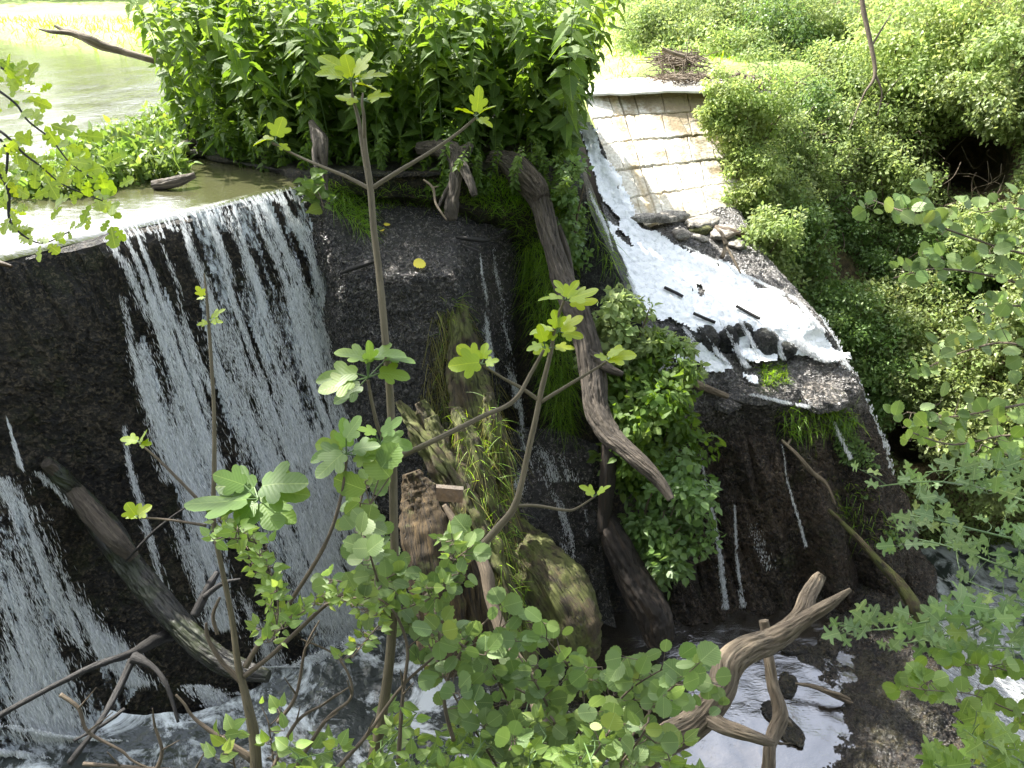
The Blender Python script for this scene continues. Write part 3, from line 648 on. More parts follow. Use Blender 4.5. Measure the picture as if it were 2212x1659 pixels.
SEC = [([(232, 512), (290, 600), (340, 700), (390, 810)], 8, 22, 420), ([(262, 500), (320, 620), (350, 700)], 5, 14, 200), ([(292, 498), (345, 640), (395, 760), (410, 880), (450, 1000), (480, 1150)], 5, 26, 1300),
       ([(325, 640), (350, 740), (385, 870), (405, 1000), (430, 1120), (470, 1290)], 14, 26, 3200), ([(300, 740), (340, 880), (380, 1040)], 20, 26, 1200),
       ([(355, 650), (420, 820), (460, 980), (490, 1120)], 14, 24, 1200), ([(330, 495), (370, 580), (420, 760), (460, 850)], 3, 16, 300),
       ([(262, 640), (285, 760), (330, 900)], 8, 8, 160), ([(268, 920), (290, 1050), (335, 1200), (375, 1310)], 5, 10, 420), ([(380, 1120), (440, 1240), (480, 1360)], 26, 30, 900)]
for p, a, b, n in SEC: strand(wf, p, a, b, n)
FARL = [([(-10, 1030), (50, 1110), (100, 1250), (170, 1350), (250, 1420)], 36, 46, 3000), ([(-60, 1130), (20, 1290), (80, 1440), (110, 1560)], 50, 60, 3200), ([(18, 900), (32, 960), (45, 1010)], 3, 4, 120),
        ([(140, 1330), (230, 1400), (300, 1480)], 18, 30, 700), ([(20, 1400), (60, 1520), (140, 1600)], 50, 70, 1800), ([(75, 1020), (130, 1060), (160, 1090)], 12, 12, 150)]
for p, a, b, n in FARL: strand(wf, p, a, b, n)
# little lip curl: short bright strands along the whole crest
for a in np.linspace(232, 655, 44):
    y = 550-a*.234; strand(wf, [(a, y), (a+14, y+RNG.uniform(12, 45))], 2, 3, RNG.integers(6, 26), wob=0, off=.02, ln=(.01, .035), wd=(.002, .006), clump=1)
structure(wf.build('waterfall', MT['spray'], smooth=False))
# translucent torn sheets behind the strands
m = M('water_film'); v = m.pos((1, 1, .28)); n1 = m.noise(v, 26, 6, .7, .4); n2 = m.noise(m.pos((1, 1, .5)), 5, 4, .6)
k = m.math('ADD', m.math('MULTIPLY', n1, .65), m.math('MULTIPLY', n2, .35)); f = m.ramp(k, [(.45, 0.0), (.60, .85)])
m.col((.62, .66, .7)); m.rough(.3); tp = m.n('BsdfTransparent'); mx = m.n('MixShader'); m.l(f, mx.inputs[0]); m.l(tp.outputs[0], mx.inputs[1]); m.l(m.p.outputs[0], mx.inputs[2]); m.l(mx.outputs[0], m.out.inputs[0]); m.bump(n1, .6, .02)
MT['film'] = m.m
def film(poly, thr, seed, off=.045, name='water_film'):
    X, Y, ok = sheet(None, None, poly, wall_t, off, thr, seed)
    G = np.array([[PD(a, b, wall_t(a, b)-off) for a, b in zip(rx, ry)] for rx, ry in zip(X, Y)])
    G = G+np.array((.7, -.7, 0))*(.05*fbm(G*np.array((9, 9, 2)), 3, seed))[..., None]
    structure(gridobj(name, G, MT['film'], mask=ok.astype(float)))
film([(392, 466), (640, 405), (735, 600), (760, 900), (830, 1250), (850, 1600), (700, 1600), (560, 1150), (470, 850)], -.12, 17)
film([(320, 620), (360, 620), (470, 1000), (510, 1330), (450, 1330), (300, 760)], -.05, 18)
film([(-60, 1000), (60, 1090), (180, 1350), (300, 1480), (200, 1640), (-80, 1650)], -.10, 19)

# thin trickles on the ledge, the middle rock and the right cliff
tk = Bag()
def surf_t(zfun): return lambda px, py: float(zfun(px, py))
def led_t(px, py):   # right face of the ledge: between front corner and right corner
    f = (px-978)/(1112-978); z0 = PZ(978+f*134, 592-f*92, -.6); r = ray(px, py)
    return z0[1]*0+np.dot(z0-EYE, CF)-(py-560)*.0005
for p, a, b, n in [([(1065, 535), (1075, 600), (1090, 700), (1110, 800), (1125, 900), (1130, 970)], 3, 6, 500), ([(1040, 560), (1048, 640), (1055, 720), (1062, 800)], 3, 8, 360),
                   ([(1070, 560), (1085, 680), (1100, 780), (1118, 880)], 10, 8, 350), ([(1038, 545), (1041, 590)], 1, 2, 40)]:
    strand(tk, p, a, b, n, wob=3, tfun=led_t, off=.06, dirv=(.05, 0, -1), ln=(.012, .04), wd=(.002, .005), clump=.35)
def mid_t(px, py): return float(np.interp(py, [930, 1010, 1100, 1190, 1330], [np.dot(PZ(1190, a, b)-EYE, CF) for a, b in ((930, -2.25), (1010, -2.45), (1100, -2.7), (1190, -3.2), (1330, -3.95))]))
for p, a, b, n in [([(1130, 960), (1150, 1000), (1190, 1060), (1215, 1120), (1225, 1200), (1230, 1240)], 6, 8, 600), ([(1140, 960), (1180, 990), (1210, 1040)], 30, 40, 420),
                   ([(1150, 990), (1120, 1050), (1100, 1090)], 14, 20, 260), ([(1215, 1080), (1232, 1160), (1238, 1230)], 4, 5, 260), ([(1262, 1100), (1268, 1160)], 3, 4, 80)]:
    strand(tk, p, a, b, n, wob=4, tfun=mid_t, off=.14, dirv=(.1, -.3, -.9), ln=(.01, .035), wd=(.002, .006), clump=.3)
def cl_t(px, py):
    z = np.interp(py, [925, 1100, 1330], [-2.4, -3.1, -4.1]); return float(np.dot(PZ(px, py, z)-EYE, CF))
for p, a, b, n in [([(1510, 960), (1525, 1040), (1545, 1130), (1555, 1200), (1570, 1315)], 2, 6, 560), ([(1588, 1090), (1590, 1180), (1595, 1250), (1605, 1312)], 2, 5, 420),
                   ([(1690, 960), (1700, 1040), (1725, 1120), (1740, 1180)], 2, 3, 130), ([(1800, 905), (1820, 960), (1835, 990)], 5, 5, 260), ([(1625, 1130), (1660, 1230)], 12, 16, 60)]:
    strand(tk, p, a, b, n, wob=2, tfun=cl_t, off=.14, dirv=(.12, -.1, -1), ln=(.015, .05), wd=(.003, .007), clump=.45)
structure(tk.build('trickles', MT['spray'], smooth=False))

# far white chute and white sheet spreading over the shelf
m = M('white_water'); v = m.pos((1, 1, 1)); n1 = m.noise(v, 16, 6, .7, .5); n2 = m.noise(v, 3, 4)
m.col(m.ramp(n1, [(.32, (.55, .58, .6)), (.5, (.88, .9, .92))])); m.rough(.5); m.bump(n1, .5, .03); MT['white'] = m.m
from mathutils.bvhtree import BVHTree
def bvh_of(name):
    o = bpy.data.objects[name]; me = o.data; off = np.array(o.parent.location) if o.parent else np.zeros(3)
    V = np.empty(len(me.vertices)*3, np.float32); me.vertices.foreach_get('co', V); V = V.reshape(-1, 3)+off
    return BVHTree.FromPolygons([tuple(a) for a in V], [tuple(p.vertices) for p in me.polygons])
B_CL = bvh_of('rock_cliff'); B_MAS = bvh_of('stonework'); B_BANK = bvh_of('river_bank'); B_SOIL = bvh_of('earth_bank'); B_SLAB = bvh_of('rock_slab'); B_TR = bvh_of('trickle_rock'); B_LED = bvh_of('block')
def hit(px, py, trees, default=None):
    d = ray(px, py); dl_ = np.linalg.norm(d); best = None
    for B in trees:
        h = B.ray_cast(Vector(EYE), Vector(d/dl_))
        if h[0] is not None and (best is None or h[3] < best[3]): best = h
    if best is None: return default
    return best[3]/dl_
def over_sheet(poly, thr, seed, off, step=3.5, soft=26):
    poly = np.array(poly, float); x0, y0 = poly.min(0); x1, y1 = poly.max(0)
    X, Y = np.meshgrid(np.arange(x0, x1, step), np.arange(y0, y1, step))
    X = X+RNG.uniform(-.45, .45, X.shape)*step; Y = Y+RNG.uniform(-.45, .45, X.shape)*step
    T = np.array([[hit(a, b, [B_CL, B_MAS], np.nan) for a, b in zip(ra, rb)] for ra, rb in zip(X, Y)])
    ins = np.zeros(X.shape, bool); dist = np.full(X.shape, 1e9); j = len(poly)-1
    for i in range(len(poly)):
        a, b = poly[i], poly[j]; ins ^= ((a[1] > Y) != (b[1] > Y)) & (X < (b[0]-a[0])*(Y-a[1])/(b[1]-a[1]+1e-9)+a[0])
        ab = b-a; tt = np.clip(((X-a[0])*ab[0]+(Y-a[1])*ab[1])/(ab@ab+1e-9), 0, 1); dist = np.minimum(dist, np.hypot(X-a[0]-tt*ab[0], Y-a[1]-tt*ab[1])); j = i
    c = fbm(np.stack([(X-Y)*.02, (X+Y)*.006+Y*.01, 0*X+seed], -1), 5, seed)
    ok = ins & ((c+.9*np.clip(dist/soft, 0, 1)) > thr) & np.isfinite(T)
    T = np.where(np.isfinite(T), T, 9)
    G = EYE+((X-CX)/F)[..., None]*CR*T[..., None]+((CY-Y)/F)[..., None]*CU*T[..., None]+CF*T[..., None]
    G = G+unit(EYE-G)*.035+np.array((0, 0, 1))*(off+.02*fbm(G*7, 3, seed))[..., None]
    return G, ok
G, ok = over_sheet([(1240, 236), (1290, 262), (1324, 340), (1394, 486), (1420, 492), (1480, 520), (1620, 590), (1730, 650), (1762, 690), (1800, 740), (1832, 800), (1790, 790), (1700, 786), (1600, 800), (1560, 760),
                    (1480, 720), (1400, 700), (1390, 690), (1305, 530), (1248, 392), (1228, 300)], .55, 27, .02)
structure(gridobj('chute_water', G, MT['white'], mask=ok.astype(float)))
G, ok = over_sheet([(1400, 700), (1500, 700), (1700, 740), (1790, 780), (1650, 800), (1640, 870), (1560, 870), (1430, 850), (1380, 760)], .72, 29, .03, step=3.5, soft=60)
structure(gridobj('white_threads', G, MT['white'], mask=ok.astype(float)))
G, ok = over_sheet([(1560, 768), (1640, 768), (1700, 765), (1760, 750), (1840, 770), (1850, 800), (1700, 796), (1600, 800)], .3, 31, .09)
structure(gridobj('white_pool', G, MT['white'], mask=ok.astype(float)))
th_b = Bag(); TF = lambda px, py: (hit(px, py, [B_CL], 8.0) or 8.0)
for p, a, b, n in [([(1505, 700), (1530, 730), (1548, 760), (1570, 785)], 4, 6, 420), ([(1556, 690), (1580, 730), (1598, 765), (1612, 792)], 5, 6, 520), ([(1600, 690), (1622, 730), (1640, 772)], 5, 5, 320), ([(1655, 700), (1680, 735), (1690, 775)], 6, 6, 420), ([(1480, 705), (1500, 740), (1490, 790)], 5, 9, 300),
                   ([(1700, 715), (1740, 750), (1790, 780)], 16, 14, 900), ([(1400, 705), (1440, 760), (1430, 830)], 9, 16, 320), ([(1620, 850), (1700, 870), (1760, 880)], 14, 12, 260),
                   ([(1480, 530), (1600, 590), (1720, 645), (1780, 715)], 5, 5, 1000), ([(1265, 400), (1330, 540), (1390, 680)], 4, 5, 600)]:
    strand(th_b, p, a, b, n, wob=3, tfun=TF, off=.07, dirv=(.4, -.5, -.6), ln=(.012, .05), wd=(.004, .010), clump=.5)
structure(th_b.build('cascade_threads', MT['spray'], smooth=False))
# plume falling off the right rim of the shelf and spray by it
pl = Bag()
def edge_t(px, py): return float(np.interp(py, [640, 790, 940, 1100, 1300], [8.6, 8.12, 8.1, 8.15, 8.3]))+.05
for p, a, b, n in [([(1762, 680), (1800, 740), (1826, 800), (1850, 850)], 10, 9, 1500), ([(1826, 790), (1870, 880), (1885, 930), (1900, 970)], 12, 10, 900), ([(1835, 830), (1880, 900), (1905, 960), (1915, 1030)], 6, 12, 420)]:
    strand(pl, p, a, b, n, wob=3, tfun=edge_t, off=0.02, dirv=(.3, -.1, -1), ln=(.02, .05), wd=(.006, .02), clump=.8)
structure(pl.build('spray_plume', MT['spray'], smooth=False))
# white rush in the lowest stream
rs = Bag()
def str_t(px, py): return float(np.dot(PZ(px, py, -5.28)-EYE, CF))
for p, a, b, n in [([(1975, 1290), (2030, 1380), (2060, 1460)], 22, 60, 5200), ([(2000, 1300), (2080, 1400), (2150, 1500), (2240, 1600)], 50, 70, 3200), ([(2050, 1440), (2110, 1540), (2180, 1640)], 50, 60, 3000), ([(2000, 1230), (2090, 1270), (2200, 1330)], 24, 30, 400), ([(2100, 1580), (2220, 1600)], 24, 30, 700)]:
    strand(rs, p, a, b, n, wob=10, tfun=str_t, off=.0, dirv=(.6, -.5, -.15), ln=(.03, .12), wd=(.008, .03), clump=.5)
for p, a, b, n in [([(-20, 1620), (120, 1640), (260, 1650)], 30, 30, 2500), ([(430, 1480), (540, 1560), (600, 1650)], 30, 50, 2000), ([(640, 1560), (700, 1640)], 60, 60, 1600)]:
    strand(rs, p, a, b, n, wob=10, tfun=lambda x, y: wall_t(x, y)-.05, off=.0, dirv=(.5, -.4, -.5), ln=(.02, .07), wd=(.008, .02), clump=.5)
for p, a, b, n in [([(-30, 1560), (120, 1590), (260, 1600)], 24, 24, 1600), ([(520, 1440), (640, 1440), (760, 1400), (860, 1340)], 34, 34, 4200), ([(540, 1500), (700, 1480), (850, 1420)], 50, 40, 3000)]:
    strand(rs, p, a, b, n, wob=14, tfun=lambda x, y: wall_t(x, y)-.12, off=.0, dirv=(.5, -.4, .1), ln=(.01, .035), wd=(.006, .014), clump=.45)
structure(rs.build('white_rush', MT['spray'], smooth=False))

# ------------------------------------------------------------------ stones on the shelf and slab
def stone(name, px, py, t, rpx, sq, mat, label, seed, rot=0.0, cat='rock', group=None):
    c = PD(px, py, t); r = rpx*t/F
    nu, nv = 40, 24; th = np.linspace(0, 2*np.pi, nu); ph = np.linspace(0, np.pi, nv); TH, PH = np.meshgrid(th, ph)
    D = np.stack([np.cos(TH)*np.sin(PH), np.sin(TH)*np.sin(PH), np.cos(PH)], -1)
    D = np.sign(D)*np.abs(D)**.8
    Q = D*np.array(sq)*r*(1+.28*fbm(D*1.6+seed, 3, seed)[..., None]+.07*fbm(D*6+seed, 3, seed)[..., None])
    ca, sa = math.cos(rot), math.sin(rot); Q = np.stack([Q[..., 0]*ca-Q[..., 1]*sa, Q[..., 0]*sa+Q[..., 1]*ca, Q[..., 2]], -1)
    o = gridobj(name, Q, mat); o.location = tuple(c); return tag(o, label, cat, group)
def hs(px, py, back=.02): return hit(px, py, [B_CL, B_SLAB, B_TR, B_BANK], 9)+back
darkst = rock_mat('dark_boulder', (.012, .014, .012), (.03, .032, .028), (.06, .06, .05), .12, .4, 2, .9, moss=(.04, .05, .015), mossamt=.25)
for i, (x, y, r, sq, lb) in enumerate([(1650, 742, 34, (1, .9, 1.0), 'largest round black boulder with white water pouring either side'), (1700, 752, 26, (1.2, .9, .7), 'dark pointed boulder right of the round black one in the white water'),
        (1570, 738, 30, (.75, .8, 1.2), 'upright dark boulder between two threads of white water'), (1525, 728, 28, (1.1, .8, .9), 'wet dark boulder left of the upright one, foam running over it'),
        (1480, 728, 26, (1.3, .9, .5), 'low dark boulder at the left end of the cascade row'), (1600, 712, 22, (1.1, .8, .7), 'small dark boulder peeping out above the white cascade'), (1478, 800, 22, (1.2, .8, .7), 'mossy greenish boulder below the left end of the cascade')]):
    stone('boulder', x, y, hs(x, y, .0), r, sq, darkst, lb, i+3, rot=i*.7)
for i, (x, y, r, sq, lb) in enumerate([(1400, 470, 24, (1.7, .8, .35), 'flat pale stone at the foot of the masonry, left end'), (1450, 468, 26, (1.6, .8, .4), 'flat pale stone next to the left end one below the masonry'), (1520, 478, 30, (1.6, .9, .35), 'wide pale slab under the right part of the masonry'),
        (1565, 500, 30, (1.5, .9, .4), 'pale bleached rock beside the vegetation foot'), (1470, 505, 22, (1.4, .8, .4), 'small pale rock at the edge of the white water'), (1585, 525, 22, (1.4, .8, .35), 'pale sunlit rock lowest of the heap below the masonry'), (1510, 515, 16, (1.2, .8, .5), 'little round pale rock under the mossy one')]):
    stone('flat_stone', x, y, hs(x, y, .02), r, sq, MT['pale'], lb, i+23, rot=i*.4)
stone('mossy_stone', 1515, 496, hs(1515, 496), 20, (1.3, .9, .6), rock_mat('moss_stone', (.06, .07, .02), (.12, .13, .04), (.2, .19, .07), .7, .9, 2, .6), 'yellow green mossy stone among the pale ones', 51)
for i, (x, y, r, sq, lb) in enumerate([(1440, 880, 40, (1.6, .9, .5), 'flat wet rock below the bushes'), (1600, 838, 46, (1.6, 1, .5), 'broad wet layered rock under the cascade'), (1535, 815, 28, (1.5, .8, .45), 'dark wet rock just left of the broad layered one'), (1545, 858, 36, (1.6, .8, .4), 'rounded wet rock behind the pale log'),
        (1755, 838, 56, (1.5, .9, .45), 'big brown rounded rock on the right rim of the shelf'), (1690, 830, 34, (1.4, .8, .4), 'mossy brown rock left of the rim rock')]):
    stone('wet_rock', x, y, hs(x, y, .14), r, sq, MT['shelf'], lb, i+33, rot=-.4-i*.2)
for i, (x, y, r, sq, lb) in enumerate([(1715, 1400, 18, (1.6, .8, .5), 'small dark stone in the lower pool'), (1748, 1420, 10, (1.3, .9, .5), 'tiny dark pebble beside the small stone in the lower pool'), (1700, 1480, 26, (1.2, .8, .4), 'dark stone left of the floating stick'),
        (1790, 1390, 22, (1.5, .8, .4), 'dark stone at the mossy edge of the pool'), (1690, 1560, 34, (1.7, .7, .3), 'long low dark stone near the bottom of the pool'), (1470, 1480, 14, (1.4, .8, .4), 'dark stone just right of the bushes in the pool'), (1625, 1290, 22, (1.6, .7, .35), 'pale grey stone at the foot of the two trickles')]):
    stone('pool_stone', x, y, float(np.dot(PZ(x, y, -4.03)-EYE, CF)), r, sq, MT['slab'] if i < 6 else MT['pale'], lb, i+43, rot=i*.5)

# ------------------------------------------------------------------ driftwood and logs
def wood(name, label, cat, mat, trunk, limbs=(), sides=14, lump=.16, seg=8, seed=0, limbname='branch', mat2=None):
    P = pxpath(trunk); base = P[0][:3]; t = thing(name, label, cat, base)
    b = Bag(); rg = .16 if sides >= 16 else 0.0; b.tube(P, sides=sides*(3 if rg else 1), seg=seg*(3 if rg else 1), lump=lump, seed=seed, ridge=rg); b.build('trunk', mat, t)
    for i, L in enumerate(limbs):
        b = Bag(); b.tube(pxpath(L), sides=max(8, sides-4)*(2 if rg else 1), seg=seg*(2 if rg else 1), lump=lump, seed=seed+i+1, ridge=rg); b.build(limbname, mat2 or mat, t)
    return t
w = wood('driftwood_trunk', 'long bent grey driftwood trunk hanging down the green bank in the middle', 'driftwood', MT['drift'],
     [(1085, 350, 7.3, 16), (1125, 380, 7.25, 27), (1165, 430, 7.2, 24), (1190, 520, 7.1, 22), (1215, 600, 7.0, 26), (1240, 660, 6.9, 29), (1268, 740, 6.8, 29), (1280, 810, 6.75, 29), (1288, 880, 6.65, 27), (1315, 935, 6.55, 25), (1345, 965, 6.45, 20), (1390, 1005, 6.35, 17), (1425, 1040, 6.3, 14), (1450, 1078, 6.25, 9)],
     [[(1270, 760, 6.75, 18), (1300, 785, 6.7, 14), (1325, 800, 6.65, 9), (1345, 808, 6.65, 6)]], sides=28, lump=.16, seg=12, seed=3)
wood('bark_log', 'stout bark covered log lying under the nettles above the bright grass', 'log', MT['bark'],
     [(1065, 350, 7.5, 26), (1110, 362, 7.35, 32), (1150, 400, 7.2, 30), (1172, 430, 7.15, 20)], sides=28, lump=.14, seg=10, seed=17)
wood('thin_root', 'thin pale stick running down beside the driftwood trunk', 'stick', MT['drift'], [(1200, 470, 7.3, 5), (1225, 540, 7.2, 6), (1240, 620, 7.1, 4), (1245, 680, 7.0, 2)], seed=8)
wood('leaning_timber', 'dark leaning timber under the bend of the driftwood trunk', 'timber', MT['darkrot'], [(1318, 960, 6.9, 18), (1312, 1040, 6.95, 17), (1305, 1110, 7.0, 15), (1300, 1150, 7.0, 10)], seed=9)
wood('rotten_post', 'long dark rotten post leaning in the pool below the hanging shrub', 'timber', MT['darkrot'], [(1305, 1105, 7.1, 16), (1330, 1170, 7.0, 30), (1370, 1260, 6.95, 36), (1410, 1330, 6.9, 38), (1425, 1385, 6.9, 30), (1430, 1395, 6.9, 18)], sides=20, lump=.25, seed=10)
def timber(label, pts, mat, seed, sides=40, flat=.8, lump=.3, name='mossy_timber'):
    P = pxpath(pts); t = thing(name, label, 'timber', P[0][:3]); V, f, bk = tube_arrays(P, sides=sides, seg=22, lump=lump, seed=seed, flat=flat)
    gr = -np.abs(fbm(bk*np.array((38, 38, 2.2)), 4, seed))*.07+fbm(bk*np.array((14, 14, 6.)), 3, seed+3)*.05; ax = np.array([bk[:, 0], bk[:, 1], 0*bk[:, 2]]).T; cl = resample(np.array(P)[:, :3], 400, 0); nr_ = np.argmin(((V[:, None]-cl[None, ::4])**2).sum(-1), 1); dirn = unit(V-cl[::4][nr_]); V = V+dirn*gr[:, None]
    b = Bag(); b.add(V, f, bk); b.build('timber_body', mat, t); return t
timber('broad mossy timber bulging left of the middle trickle, lowest of the heap', [(1105, 1115, 6.9, 20), (1140, 1180, 6.8, 48), (1190, 1260, 6.6, 66), (1235, 1340, 6.5, 70), (1262, 1410, 6.5, 44), (1270, 1430, 6.5, 20)], MT['mossy'], 5)
timber('crumbling orange brown rotten stump behind the fig stem', [(888, 1020, 6.0, 24), (908, 1075, 6.0, 48), (925, 1150, 5.95, 60), (940, 1240, 5.9, 60), (955, 1330, 5.9, 58), (960, 1450, 5.9, 50)], MT['rotten'], 6, lump=.35, name='rotten_stump')
timber('mossy ridge timber directly left of the ledge trickle', [(1050, 850, 6.65, 14), (1070, 930, 6.6, 26), (1082, 1010, 6.6, 26), (1078, 1080, 6.6, 18), (1072, 1100, 6.6, 8)], MT['mossy'], 7)
timber('mossy timber second from the ledge trickle with grass tufts', [(985, 880, 6.5, 16), (1010, 950, 6.45, 28), (1040, 1040, 6.4, 32), (1075, 1130, 6.4, 30), (1100, 1240, 6.4, 22)], MT['mossy'], 8)
timber('straight split timber propped against the dark ledge face', [(868, 898, 6.3, 8), (900, 930, 6.25, 14), (945, 985, 6.2, 15), (985, 1050, 6.2, 17), (1020, 1130, 6.15, 20)], MT['mossy'], 9, flat=.5)
timber('round topped mossy post behind the split timber', [(905, 868, 6.5, 14), (925, 905, 6.5, 20), (965, 980, 6.45, 22), (1005, 1070, 6.4, 22), (1040, 1180, 6.35, 20)], MT['mossy'], 10)
timber('mossy plank leftmost of the leaning heap', [(862, 865, 6.6, 10), (885, 905, 6.55, 16), (920, 970, 6.5, 18), (970, 1060, 6.45, 18)], MT['mossy'], 11)
timber('grassy mossy beam running down to the alder leaves', [(1000, 1060, 6.2, 20), (1040, 1150, 6.15, 28), (1080, 1240, 6.1, 28), (1120, 1340, 6.1, 24), (1150, 1420, 6.1, 18)], MT['mossy'], 12)
wood('bare_pole', 'smooth brown pole curving down between the stump and the grassy beam', 'branch', MT['twig'], [(960, 1090, 5.9, 6), (990, 1140, 5.85, 10), (1030, 1190, 5.8, 11), (1052, 1240, 5.75, 14), (1062, 1300, 5.7, 13), (1100, 1400, 5.6, 15), (1150, 1480, 5.5, 16), (1170, 1570, 5.4, 16), (1185, 1660, 5.4, 15)], seed=13)
timber('large ragged mossy mass hanging from the ledge corner down behind the fig stems', [(985, 640, 7.0, 16), (1000, 720, 6.95, 30), (1010, 820, 6.9, 44), (1030, 930, 6.85, 50), (1050, 1050, 6.8, 56), (1085, 1180, 6.75, 56), (1110, 1300, 6.7, 50)], MT['mossy'], 14, lump=.45, flat=.5)
timber('ragged mossy root ridge between the stump and the broad mossy timber', [(1000, 1150, 6.1, 18), (1040, 1240, 6.1, 34), (1070, 1330, 6.1, 42), (1110, 1430, 6.1, 44), (1140, 1520, 6.1, 30)], MT['mossy'], 15, lump=.4, flat=.7)
timber('long mossy slab leaning between the split timber and the grassy beam', [(930, 900, 6.45, 14), (965, 980, 6.4, 28), (1005, 1080, 6.3, 36), (1050, 1200, 6.25, 38), (1090, 1320, 6.2, 30)], MT['mossy'], 19, lump=.4, flat=.5)
timber('brown rotten slab under the grassy beam, right beside the stump', [(985, 1130, 6.05, 16), (1010, 1200, 6.0, 30), (1030, 1300, 6.0, 36), (1050, 1420, 6.0, 34)], MT['rotten'], 20, lump=.4, flat=.6)
# nailed board
bd = thing('board', 'small flat orange brown board jutting from behind the rotten stump', 'board', PD(970, 1068, 5.85))
a = [PD(942, 1053, 5.9), PD(1001, 1058, 5.85), PD(999, 1086, 5.85), PD(944, 1082, 5.9)]; nrm = np.array((0, .03, .01)); V = np.array(a+[p+nrm for p in a])-np.array(bd.location)
mesh_obj('plank', V, np.array([(0, 1, 2, 3), (7, 6, 5, 4), (0, 4, 5, 1), (1, 5, 6, 2), (2, 6, 7, 3), (3, 7, 4, 0)]), MT['board'], bd, {'bk': V}, False)
# big bleached dead branch, lower right
wood('dead_branch', 'big bleached forked dead branch rising over the lower pool', 'driftwood', MT['dead'],
     [(1330, 1700, 3.6, 36), (1385, 1640, 3.6, 34), (1440, 1596, 3.6, 34), (1500, 1562, 3.62, 33), (1552, 1500, 3.65, 32), (1572, 1440, 3.7, 33), (1610, 1405, 3.72, 31), (1660, 1385, 3.75, 28), (1700, 1362, 3.8, 25), (1730, 1330, 3.8, 21), (1745, 1290, 3.85, 18), (1765, 1255, 3.9, 15), (1776, 1240, 3.9, 10)],
     [[(1640, 1392, 3.74, 22), (1700, 1362, 3.74, 20), (1750, 1330, 3.72, 16), (1790, 1305, 3.7, 13), (1838, 1272, 3.68, 4)],
      [(1520, 1545, 3.62, 22), (1560, 1568, 3.55, 17), (1610, 1585, 3.5, 15), (1655, 1600, 3.5, 11), (1672, 1604, 3.5, 6)]], sides=26, lump=.14, seg=12, seed=21)
wood('upright_stick', 'pale upright stick crossing behind the big dead branch', 'stick', MT['dead'],
     [(1650, 1340, 4.0, 10), (1656, 1375, 4.0, 12), (1660, 1420, 3.9, 12), (1670, 1480, 3.85, 13), (1686, 1540, 3.8, 16), (1672, 1585, 3.75, 16), (1662, 1620, 3.7, 14), (1658, 1700, 3.65, 15)], [[(1686, 1545, 3.8, 8), (1704, 1560, 3.8, 5), (1712, 1570, 3.8, 2)], [(1668, 1600, 3.75, 6), (1690, 1606, 3.75, 3), (1708, 1604, 3.75, 1)]], sides=16, lump=.2, seed=22)
wood('leaning_log', 'thick wet mossy log leaning down across the left waterfall', 'log', MT['wetlog'],
     [(98, 992, wall_t(98, 992)-.05, 9), (130, 1030, wall_t(130, 1030)-.1, 20), (190, 1095, 5.95, 26), (235, 1150, 5.85, 30), (270, 1205, 5.8, 29), (320, 1270, 5.7, 28), (380, 1340, 5.6, 27), (440, 1400, 5.5, 25), (500, 1440, 5.45, 26), (580, 1462, 5.4, 14)], sides=26, lump=.22, seg=12, seed=31)
wood('split_plank', 'grey split plank end on top of the leaning log', 'plank', MT['drift'], [(100, 1000, wall_t(110, 995)-.15, 14), (150, 1050, 5.85, 19), (200, 1110, 5.72, 22), (250, 1165, 5.65, 22), (290, 1205, 5.68, 12)], sides=16, lump=.3, seed=32)
wood('black_snag', 'black dead branch forking near the bottom of the left waterfall', 'branch', MT['darkwood'],
     [(-60, 1590, 4.6, 7), (0, 1545, 4.7, 7), (100, 1490, 4.8, 6), (200, 1440, 4.9, 7), (285, 1410, 5.1, 9), (330, 1385, 5.4, 13), (370, 1370, 5.7, 12)],
     [[(290, 1420, 5.0, 14), (330, 1440, 4.95, 6), (360, 1480, 4.9, 5), (385, 1560, 4.85, 3)], [(285, 1425, 5.0, 9), (260, 1480, 4.9, 8), (215, 1560, 4.7, 6), (150, 1650, 4.6, 7)], [(270, 1530, 4.75, 4), (230, 1560, 4.7, 4), (160, 1600, 4.65, 3)]], sides=12, lump=.3, seed=33)
wood('thin_snag', 'thin dark stick sticking out above the leaning log', 'stick', MT['darkwood'], [(272, 1212, 5.6, 2.5), (330, 1150, 5.45, 3), (395, 1100, 5.3, 2), (440, 1080, 5.2, 1)], seed=34)
wood('wet_branch', 'short thick wet branch standing by the foot of the main fall', 'branch', MT['darkwood'], [(420, 1330, 5.3, 10), (450, 1270, 5.35, 9), (470, 1235, 5.4, 6)], [[(440, 1290, 5.3, 7), (480, 1260, 5.3, 5), (520, 1250, 5.3, 2)]], seed=35)
# top left branch over the river
wood('bare_branch', 'weathered bare branch reaching left out of the nettles over the river', 'branch', MT['dead'],
     [(380, 145, 7.9, 5), (325, 128, 7.8, 7), (270, 112, 7.8, 8), (220, 98, 7.75, 10), (190, 84, 7.7, 11), (160, 70, 7.7, 7), (140, 66, 7.7, 5), (118, 55, 7.7, 3)],
     [[(180, 82, 7.7, 6), (150, 72, 7.65, 5), (110, 68, 7.6, 4), (84, 62, 7.6, 2)], [(310, 124, 7.8, 3), (340, 136, 7.85, 5), (400, 160, 8.0, 5)]], sides=14, lump=.3, seed=41)
